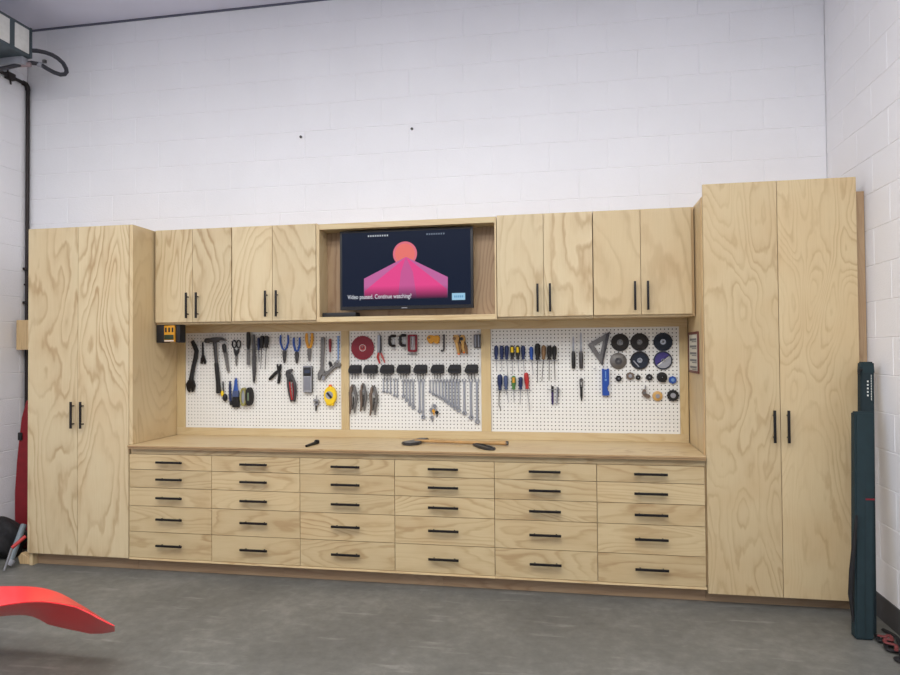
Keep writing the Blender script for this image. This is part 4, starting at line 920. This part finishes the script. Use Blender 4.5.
# framed notice on the side of the right tall cabinet
SX = 4.5455 if 0 else 4.5714
t = Thing('framed_notice', 'small reddish-brown framed notice on the side of the right tall cabinet', 'picture', (4.571, .345, 1.345))
fx0, fx1 = 4.561, 4.5712; y0, y1, z0, z1 = .17, .515, 1.343, 1.604; g = .016
FR = mat('reddish brown frame wood', (104, 58, 48), .5)
mb = MB(); mb.box(fx0, fx1, y0, y1, z0, z0+g, .001); mb.box(fx0, fx1, y0, y1, z1-g, z1, .001); mb.box(fx0, fx1, y0, y0+g, z0+g, z1-g, .001); mb.box(fx0, fx1, y1-g, y1, z0+g, z1-g, .001)
t.part('frame', FR, mb); t.part('sheet', PAPER, MB().box(fx0+.004, fx1, y0+g, y1-g, z0+g, z1-g), 'pale printed sheet')
mb = MB()
for k in range(5):
    zz = z1-.045-k*.044; mb.box(fx0+.003, fx0+.0042, y0+.06, y1-.05, zz-.010, zz+.004)
    mb.box(fx0+.003, fx0+.0042, y0+.06, y1-.12, zz-.020, zz-.014)
t.part('print', INK, mb, 'faint grey printed blocks', smooth=False)

# ------------------------------------------------------------------ on the worktop
WT = .8693
t = Thing('axe', 'long wooden-handled axe with dark head lying on the worktop', 'axe', (2.98, .28, WT))
t.part('handle', WOODH, MB().tube([(2.745, .312, WT+.017), (2.85, .305, WT+.018), (3.05, .285, WT+.016), (3.25, .262, WT+.017), (3.35, .252, WT+.019), (3.378, .249, WT+.020)], [.013, .014, .0135, .0145, .018, .019], 12, flat=.72, ref=(0, 0, 1)), 'worn tan wooden handle')
t.part('handle_end', DSTEEL, MB().tube([(3.372, .250, WT+.020), (3.386, .2485, WT+.020)], [.0195, .018], 12, flat=.74, ref=(0, 0, 1)), 'dark handle end')
b = bmesh.new()
prof = [(2.742, .452), (2.775, .462), (2.812, .458), (2.800, .400), (2.782, .330), (2.800, .285), (2.792, .215), (2.745, .175), (2.700, .180), (2.668, .235), (2.690, .290), (2.728, .345), (2.738, .400)]
lo = [b.verts.new((x, y, WT+.001)) for x, y in prof]; hi = [b.verts.new((x, y, WT+.020)) for x, y in prof]
b.faces.new(lo[::-1]); b.faces.new(hi)
for k in range(len(prof)): b.faces.new((lo[k], lo[(k+1) % len(prof)], hi[(k+1) % len(prof)], hi[k]))
bmesh.ops.bevel(b, geom=b.edges[:], offset=.006, segments=2, affect='EDGES')
t.part('head', DSTEEL, MB().merge(b), 'dark double-pointed head')
t = Thing('hatchet_blade', 'dark flat wedge-shaped blade lying against the axe handle', 'blade', (3.24, .16, WT))
b = bmesh.new(); prof = [(3.150, .236), (3.205, .232), (3.275, .150), (3.325, .075), (3.322, .040), (3.290, .032), (3.255, .052), (3.205, .120)]
lo = [b.verts.new((x, y, WT+.0005)) for x, y in prof]; hi = [b.verts.new((x, y, WT+.018)) for x, y in prof]
b.faces.new(lo[::-1]); b.faces.new(hi)
for k in range(len(prof)): b.faces.new((lo[k], lo[(k+1) % len(prof)], hi[(k+1) % len(prof)], hi[k]))
bmesh.ops.bevel(b, geom=b.edges[:], offset=.005, segments=2, affect='EDGES')
t.part('blade', DSTEEL, MB().merge(b)); t.part('edge_rib', BLACK, MB().tube([(3.175, .222, WT+.018), (3.24, .150, WT+.020), (3.302, .052, WT+.018)], [.004, .006, .007], 8))
t = Thing('hex_wrench', 'small black tool lying alone on the worktop', 'tool', (2.08, .1, WT))
t.part('shank', BLACK, MB().tube([(2.078, .030, WT+.009), (2.082, .110, WT+.010), (2.086, .170, WT+.010)], [.008, .009, .011], 10))
t.part('head', BLACK, MB().lathe([(.012, -.012), (.018, -.006), (.018, .010), (.010, .016)], (2.088, .190, WT+.013), 'z', 14))

# ------------------------------------------------------------------ left side of the room
PX, PY, PZ = -.558, .598, 3.700
t = Thing('conduit', 'dark pipe run down the back left corner and along the left wall', 'pipe', (PX, PY, 0))
t.part('upright_pipe', COND, MB().tube([(PX, PY, 0), (PX, PY, PZ-.03)], .0145, 14))
t.part('elbow', COND, MB().tube([(PX, PY, PZ-.045), (PX, PY-.004, PZ-.018), (PX, PY-.02, PZ-.002), (PX, PY-.05, PZ)], .019, 14))
t.part('wall_pipe', COND, MB().tube([(PX, PY-.04, PZ), (PX, -3.2, PZ)], .0135, 14))
for z in (2.19, 1.915): t.part('pipe_strap', COND, MB().box(-.5785, PX+.018, .574, .617, z-.010, z+.010, .002))
t.part('pipe_strap', COND, MB().box(XL+.0015, PX+.02, PY-.012, .617, 2.055, 2.07, .002))
t.part('junction', COND, MB().box(XL+.0015, PX+.022, .385, .455, PZ-.026, PZ+.026, .004)); t.part('wing_screw', COND, MB().tube([(PX, .42, PZ-.02), (PX+.004, .425, PZ-.062)], .007, 8)); t.part('wing_screw', COND, MB().tube([(PX, .40, PZ+.02), (PX, .395, PZ+.05)], .007, 8))
single('wood_block', 'pale plywood block on the wall between left tall cabinet and corner', 'block', PLY_EDGE, MB().box(-.548, -.003, .482, .584, 1.532, 1.768, .002), (-.27, .53, 1.532), smooth=False)
# box under the ceiling
X0, X1, Y0, Y1, Z0, Z1 = -.53, -.20, -1.0, .245, 3.735, 3.965
t = Thing('heater_unit', 'grey-green metal box with white side panels and looping cable, hung below the ceiling', 'heater', ((X0+X1)/2, (Y0+Y1)/2, Z0))
t.part('housing', HEATG, MB().box(X0, X1-.004, Y0, Y1, Z0, Z1, .006))
e = .024
for k, (ya, yb) in enumerate(((-.985, -.66), (-.60, -.32), (-.26, .040), (.088, .218))):
    t.part('side_panel', WHITEP, MB().box(X1-.006, X1+.001, ya, yb, Z0+e, Z1-e, .003), 'white panel')
t.part('end_strip', HEATG, MB().box(X1-.004, X1+.004, .228, Y1, Z0, Z1, .002))
for xa, ya in ((X0+.05, Y0+.1), (X1-.05, Y0+.1)): t.part('hanger_rod', COND, MB().tube([(xa, ya, Z1-.01), (xa, ya, ZC-.001)], .005, 8))
t.part('label_plate', mat('pale green label', (180, 196, 190), .5), MB().box(X0+.06, X0+.22, -.30, -.12, Z0-.002, Z0+.002))
t.part('bracket', GREYP, MB().box(X0+.02, X1-.03, .18, .24, Z0-.055, Z0-.001, .004))
hp = [(-0.2126, 3.7978), (-0.1788, 3.8049), (-0.1356, 3.8019), (-0.1005, 3.7933), (-0.0651, 3.7709), (-0.0297, 3.7364), (-0.0033, 3.6922), (0.0105, 3.6607), (0.0033, 3.6386), (-0.0257, 3.6339), (-0.0738, 3.6508), (-0.1264, 3.6804), (-0.1614, 3.7039), (-0.1875, 3.7143), (-0.2220, 3.7165), (-0.2470, 3.7015), (-0.2968, 3.6722), (-0.3456, 3.6430), (-0.3933, 3.6140), (-0.4714, 3.5736)]
ys = [.24, .27, .30, .33, .35, .36, .36, .35, .34, .33, .32, .31, .30, .29, .27, .24, .20, .16, .12, .06]
t2 = t
lp_ = t2.part('cable', HOSE, MB().tube([(p[0], y_, p[1]) for p, y_ in zip(hp, ys)], .0155, 12))
p = (-0.1737, 3.7111); t2.part('connector', GREYP, MB().tube([(p[0]-.016, .295, p[1]+.002), (p[0]+.016, .303, p[1]-.006)], .020, 12), 'pale grey connector', parent=lp_)
p = (-0.2808, 3.6868); t2.part('sleeve', mat('pinkish grey sleeve', (150, 132, 134), .6), MB().tube([(p[0]-.05, .205, p[1]-.006), (p[0]+.07, .245, p[1]+.006)], .018, 12), 'pinkish grey sleeve', parent=lp_)
p = (-0.4142, 3.8867); single('wall_anchor', 'small grey fixing on the back wall inside the cable loop', 'anchor', GSTEEL, MB().box(p[0]-.014, p[0]+.014, .600, .6205, p[1]-.014, p[1]+.014, .004), (p[0], .61, p[1]))
for (x, z), lb in (((1.801, 3.124), 'tiny dark fixing hole plug high on the wall, above second wall cabinet'), ((2.665, 3.127), 'tiny dark fixing hole plug high on the wall, above the television')):
    single('wall_anchor', lb, 'anchor', DSTEEL, MB().disc(.010, (x, z), .612, .6205, 12), (x, .616, z))
# red leaning board
o = [(-0.3470, 1.1416), (-0.3319, 1.1417), (-0.2967, 0.2498), (-0.2957, 0.0277), (-0.4198, 0.0223), (-0.4458, 0.2136), (-0.4469, 0.4294), (-0.4302, 0.6614), (-0.4114, 0.8318), (-0.3891, 1.0021)]
t = Thing('fabric_case', 'tall tapering dark red fabric case standing between cabinet and left wall', 'case', (-.33, .4, .03))
o2 = [(min(x, -.012), z) for x, z in o]
zmin = min(z for x, z in o2)
o2 = [(x, z if z > zmin+.05 else .001) for x, z in o2]
t.part('shell', SLEDRED, MB().prism(o2, .36, .46, .012)); 
p = (-0.3848, 0.8631); t.part('strap', CLOTHBK, MB().box(p[0]-.022, p[0]+.012, .348, .362, p[1]-.03, p[1]+.03, .004))
# black bags and bits on the floor
def blob(pts, r, seed, m, name, label, cat, origin, sc=(1, 1, 1)):
    b = bmesh.new(); bmesh.ops.create_icosphere(b, subdivisions=4, radius=1.0); rnd = random.Random(seed); ph = [(rnd.uniform(2, 6), rnd.uniform(2, 6), rnd.uniform(2, 6), rnd.uniform(0, 6)) for _ in range(7)]
    for v in b.verts:
        k = 1+sum(.045*math.sin(f0*v.co.x+f1*v.co.y+f2*v.co.z+p0) for f0, f1, f2, p0 in ph)
        q = v.co*k; v.co = Vector((pts[0]+q.x*r[0], pts[1]+q.y*r[1], max(.002, pts[2]+q.z*r[2])))
    return single(name, label, cat, m, MB().merge(b), origin)
blob((-.37, .165, .12), (.17, .14, .15), 3, CLOTHBK, 'bag', 'crumpled black nylon bag on the floor beside the left tall cabinet', 'bag', (-.37, .165, 0))
blob((-.40, -.12, .045), (.16, .10, .055), 5, CLOTHBK, 'bag', 'flat black bag lying in front of the crumpled one', 'bag', (-.40, -.12, 0))
t = Thing('tube', 'blue-grey plastic tube leaning against the left tall cabinet', 'tube', (-.16, .0, 0))
a, b = (-0.0960, 0.0303), (-0.1168, 0.2538)
t.part('pipe', GREYTUBE, MB().tube([(a[0], -.05, .03), (b[0]-.022, .12, b[1])], .021, 14)); t.part('end_cap', GREYP, MB().tube([(a[0]-.004, -.056, .022), (a[0]+.010, -.036, .052)], .024, 14))
t = Thing('ski_pole', 'short red and silver pole lying across the black bags', 'pole', (-.3, -.1, 0))
a, b = (-0.0163, 0.2047), (-0.0530, 0.0983)
t.part('grip', RED, MB().tube([(a[0]+.02, -.02, a[1]+.01), (a[0]-.014, -.10, a[1]-.05)], .012, 10)); t.part('tip', STEEL, MB().tube([(a[0]-.014, -.10, a[1]-.05), (a[0]-.034, -.142, .012)], .008, 10))
single('wood_offcut', 'small plywood offcut leaning at the foot of the left tall cabinet', 'offcut', PLY_EDGE, MB().prism([(-.088, .002), (-.004, .002), (-.006, .045), (-.075, .082), (-.105, .050)], .03, .07, .002), (-.05, .05, 0), smooth=False)

# ------------------------------------------------------------------ cases in the right corner
def case(name, x0, x1, y0, y1, z0, z1, label, lean=0, m=TEAL):
    t = Thing(name, label, 'case', ((x0+x1)/2, (y0+y1)/2, 0), 'dark teal cases in the right corner')
    mb = MB(); mb.box(x0, x1, y0, y1, z0, z1, .012)
    for v in mb.bm.verts: v.co.x += lean*(v.co.z)
    t.part('body', m, mb); return t
def hull8(lo, hi, bev):
    """slanted case: lo and hi are (x0, x1, y0, y1, z)"""
    b = bmesh.new(); V = []
    for x0, x1, y0, y1, z in (lo, hi): V.append([b.verts.new(p) for p in ((x0, y0, z), (x1, y0, z), (x1, y1, z), (x0, y1, z))])
    A, B = V; b.faces.new(A[::-1]); b.faces.new(B)
    for k in range(4): b.faces.new((A[k], A[(k+1) % 4], B[(k+1) % 4], B[k]))
    bmesh.ops.bevel(b, geom=b.edges[:], offset=bev, segments=2, affect='EDGES'); return MB().merge(b)
G4 = 'dark teal cases in the right corner'
t = Thing('storage_case', 'shorter wide dark teal case standing in front of the tall one, right corner', 'case', (5.26, -.34, 0), G4)
t.part('body', TEAL, hull8((5.217, 5.306, -.375, -.315, .001), (5.301, 5.398, -.200, -.140, 1.150), .008))
t.part('side_strap', CLOTHBK, MB().tube([(5.262, -.300, .62), (5.244, -.315, .50), (5.222, -.330, .34), (5.212, -.335, .22), (5.220, -.345, .08)], [.006, .010, .013, .012, .006], 8), 'black strap along the left edge')
t.part('red_tag', REDD, MB().box(5.318, 5.362, -.272, -.262, .694, .702))
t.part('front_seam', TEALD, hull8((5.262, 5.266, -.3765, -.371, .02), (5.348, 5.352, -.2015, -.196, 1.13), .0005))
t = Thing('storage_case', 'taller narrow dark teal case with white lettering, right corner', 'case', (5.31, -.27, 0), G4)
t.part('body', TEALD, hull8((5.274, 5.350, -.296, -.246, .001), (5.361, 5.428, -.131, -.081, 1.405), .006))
t.part('top_cap', TEAL, hull8((5.3585, 5.4285, -.139, -.078, 1.352), (5.3625, 5.4275, -.132, -.079, 1.418), .007))
mb = MB(); zt = 1.405
def on_case(mb, f_, z, w, h):
    k = z/zt; x = 5.274+(5.361-5.274)*k+(.076+(.067-.076)*k)*f_; y = -.296+.165*k-.001; mb.box(x-w/2, x+w/2, y-.0012, y+.002, z-h/2, z+h/2)
for k in range(5): on_case(mb, .50, 1.312-k*.019, .007, .009)
for k in range(16): on_case(mb, .76, 1.345-k*.0088, .0035, .005)
t.part('lettering', WHITEP, mb, 'white vertical lettering', smooth=False)
t.part('toggle', CLOTHBK, MB().tube([(5.362, -.135, 1.375), (5.350, -.142, 1.372), (5.342, -.148, 1.352)], .007, 8))
def coil(name, pts, r, m, label):
    # smooth the polyline with Catmull-Rom so the strap lies in soft loops
    P = [Vector(p) for p in pts]; out = []
    for i in range(len(P)-1):
        p0, p1, p2, p3 = P[max(i-1, 0)], P[i], P[i+1], P[min(i+2, len(P)-1)]
        for s in range(6):
            u = s/6; out.append(.5*((2*p1)+(-p0+p2)*u+(2*p0-5*p1+4*p2-p3)*u*u+(-p0+3*p1-3*p2+p3)*u**3))
    out.append(P[-1]); return single(name, label, 'strap', m, MB().tube(out, r, 8, flat=.6, ref=(0, 0, 1)), tuple(P[0]))
coil('strap', [(5.335, -.33, .012), (5.32, -.40, .014), (5.355, -.38, .016), (5.37, -.45, .013), (5.335, -.44, .014), (5.32, -.50, .012), (5.36, -.52, .013), (5.345, -.58, .012), (5.31, -.60, .012), (5.33, -.66, .012)], .012, CLOTHBK, 'black tangled strap on the floor before the dark teal cases')
coil('strap', [(5.325, -.375, .030), (5.345, -.40, .036), (5.375, -.375, .034), (5.365, -.43, .032), (5.335, -.43, .036), (5.32, -.47, .034), (5.355, -.49, .032), (5.335, -.545, .030)], .0095, mat('faded red webbing', (112, 50, 50), .7), 'faded red strap tangled on top of the black strap')
coil('strap', [(5.40, -.24, .012), (5.425, -.32, .012), (5.41, -.40, .012), (5.395, -.48, .012), (5.40, -.56, .012), (5.37, -.66, .012)], .011, CLOTHBK, 'black strap nearest the rubber baseboard')

# ------------------------------------------------------------------ red curved plastic at lower left
def P3(lst, y): return [(p[0], y, p[1]) for p in lst]
top = P3([(0.6888, 0.3424), (0.9218, 0.3527), (1.0361, 0.3565), (1.1490, 0.3628), (1.2384, 0.3638), (1.3159, 0.3547), (1.3818, 0.3374), (1.4582, 0.3037), (1.5339, 0.2684), (1.5982, 0.2366), (1.6488, 0.2125)], -1.30)
mid = P3([(0.8199, 0.3145), (1.0429, 0.3464), (1.1524, 0.3556), (1.2606, 0.3656), (1.3462, 0.3686), (1.4204, 0.3656), (1.4836, 0.3564), (1.5567, 0.3398), (1.6292, 0.3115), (1.6908, 0.2846), (1.7459, 0.2629)], -1.42)
crease = P3([(0.9291, 0.2934), (1.1439, 0.3339), (1.2493, 0.3557), (1.3535, 0.3762), (1.4359, 0.3865), (1.5074, 0.3880), (1.5683, 0.3837), (1.6387, 0.3747), (1.7086, 0.3510), (1.7680, 0.3260), (1.8269, 0.3055)], -1.52)
bot = P3([(0.6255, 0.0756), (0.8625, 0.1565), (0.9789, 0.1868), (1.0941, 0.2009), (1.1625, 0.1983), (1.2079, 0.1835), (1.2531, 0.1649), (1.3650, 0.1489), (1.4865, 0.1347), (1.5575, 0.1405), (1.6204, 0.1543)], -1.24)
def shell(rows_, th):
    b = bmesh.new(); G = [[b.verts.new(p) for p in r] for r in rows_]
    for A, B in zip(G, G[1:]):
        for k in range(len(A)-1): b.faces.new((A[k], A[k+1], B[k+1], B[k]))
    bmesh.ops.recalc_face_normals(b, faces=b.faces[:])
    bmesh.ops.subdivide_edges(b, edges=b.edges[:], cuts=1, use_grid_fill=True, smooth=.6)
    bmesh.ops.solidify(b, geom=b.faces[:], thickness=th); return MB().merge(b)
t = Thing('plastic_fender', 'shiny red curved plastic fender poking in at lower left', 'fender', (.6, -1.45, 0))
t.part('top_skin', FENDER, shell([top, mid, crease], .004)); t.part('inner_skirt', FENDER, shell([crease, bot], .004))
xb = bot[0][0]; mbx = MB(); mbx.box(xb-.25, xb+.06, -1.55, -1.25, .0, bot[0][2]+.03, .02); t.part('support', BLACKP, mbx)
# ------------------------------------------------------------------ light
def area(name, loc, sx, sy, energy, col, rot=(0, 0, 0), spread=PI):
    l = bpy.data.lights.new(name, 'AREA'); l.shape = 'RECTANGLE'; l.size = sx; l.size_y = sy; l.energy = energy; l.color = col; l.spread = spread
    o = bpy.data.objects.new(name, l); C.objects.link(o); o.location = loc; o.rotation_euler = rot; return o
for y_, e_ in ((-2.5, 160), (-4.2, 170), (-6.2, 60)):
    area('ceiling_led_row', (2.6, y_, ZC-.08), 5.4, .9, e_, (1, .985, .955))
w_ = bpy.data.worlds.new('daylight'); bpy.context.scene.world = w_; w_.use_nodes = True
w_.node_tree.nodes['Background'].inputs[0].default_value = (.66, .74, 1, 1); w_.node_tree.nodes['Background'].inputs[1].default_value = .8

# ------------------------------------------------------------------ camera
cam = bpy.data.cameras.new('camera'); co = bpy.data.objects.new('camera', cam); C.objects.link(co)
cam.sensor_width = 36; cam.lens = 675.52/900*36; cam.clip_end = 100
R = Matrix(((.98342228, .01136607, .18097358), (.18115463, -.01768126, -.98329567), (-.00797636, .99977907, -.01944716)))
co.matrix_world = Matrix.Translation((3.8193, -4.1788, 1.4976)) @ R.to_4x4()
bpy.context.scene.camera = co
v = bpy.context.scene.view_settings; v.view_transform = 'Standard'; v.look = 'None'; v.gamma = 1; v.use_curve_mapping = False; v.exposure = -.28
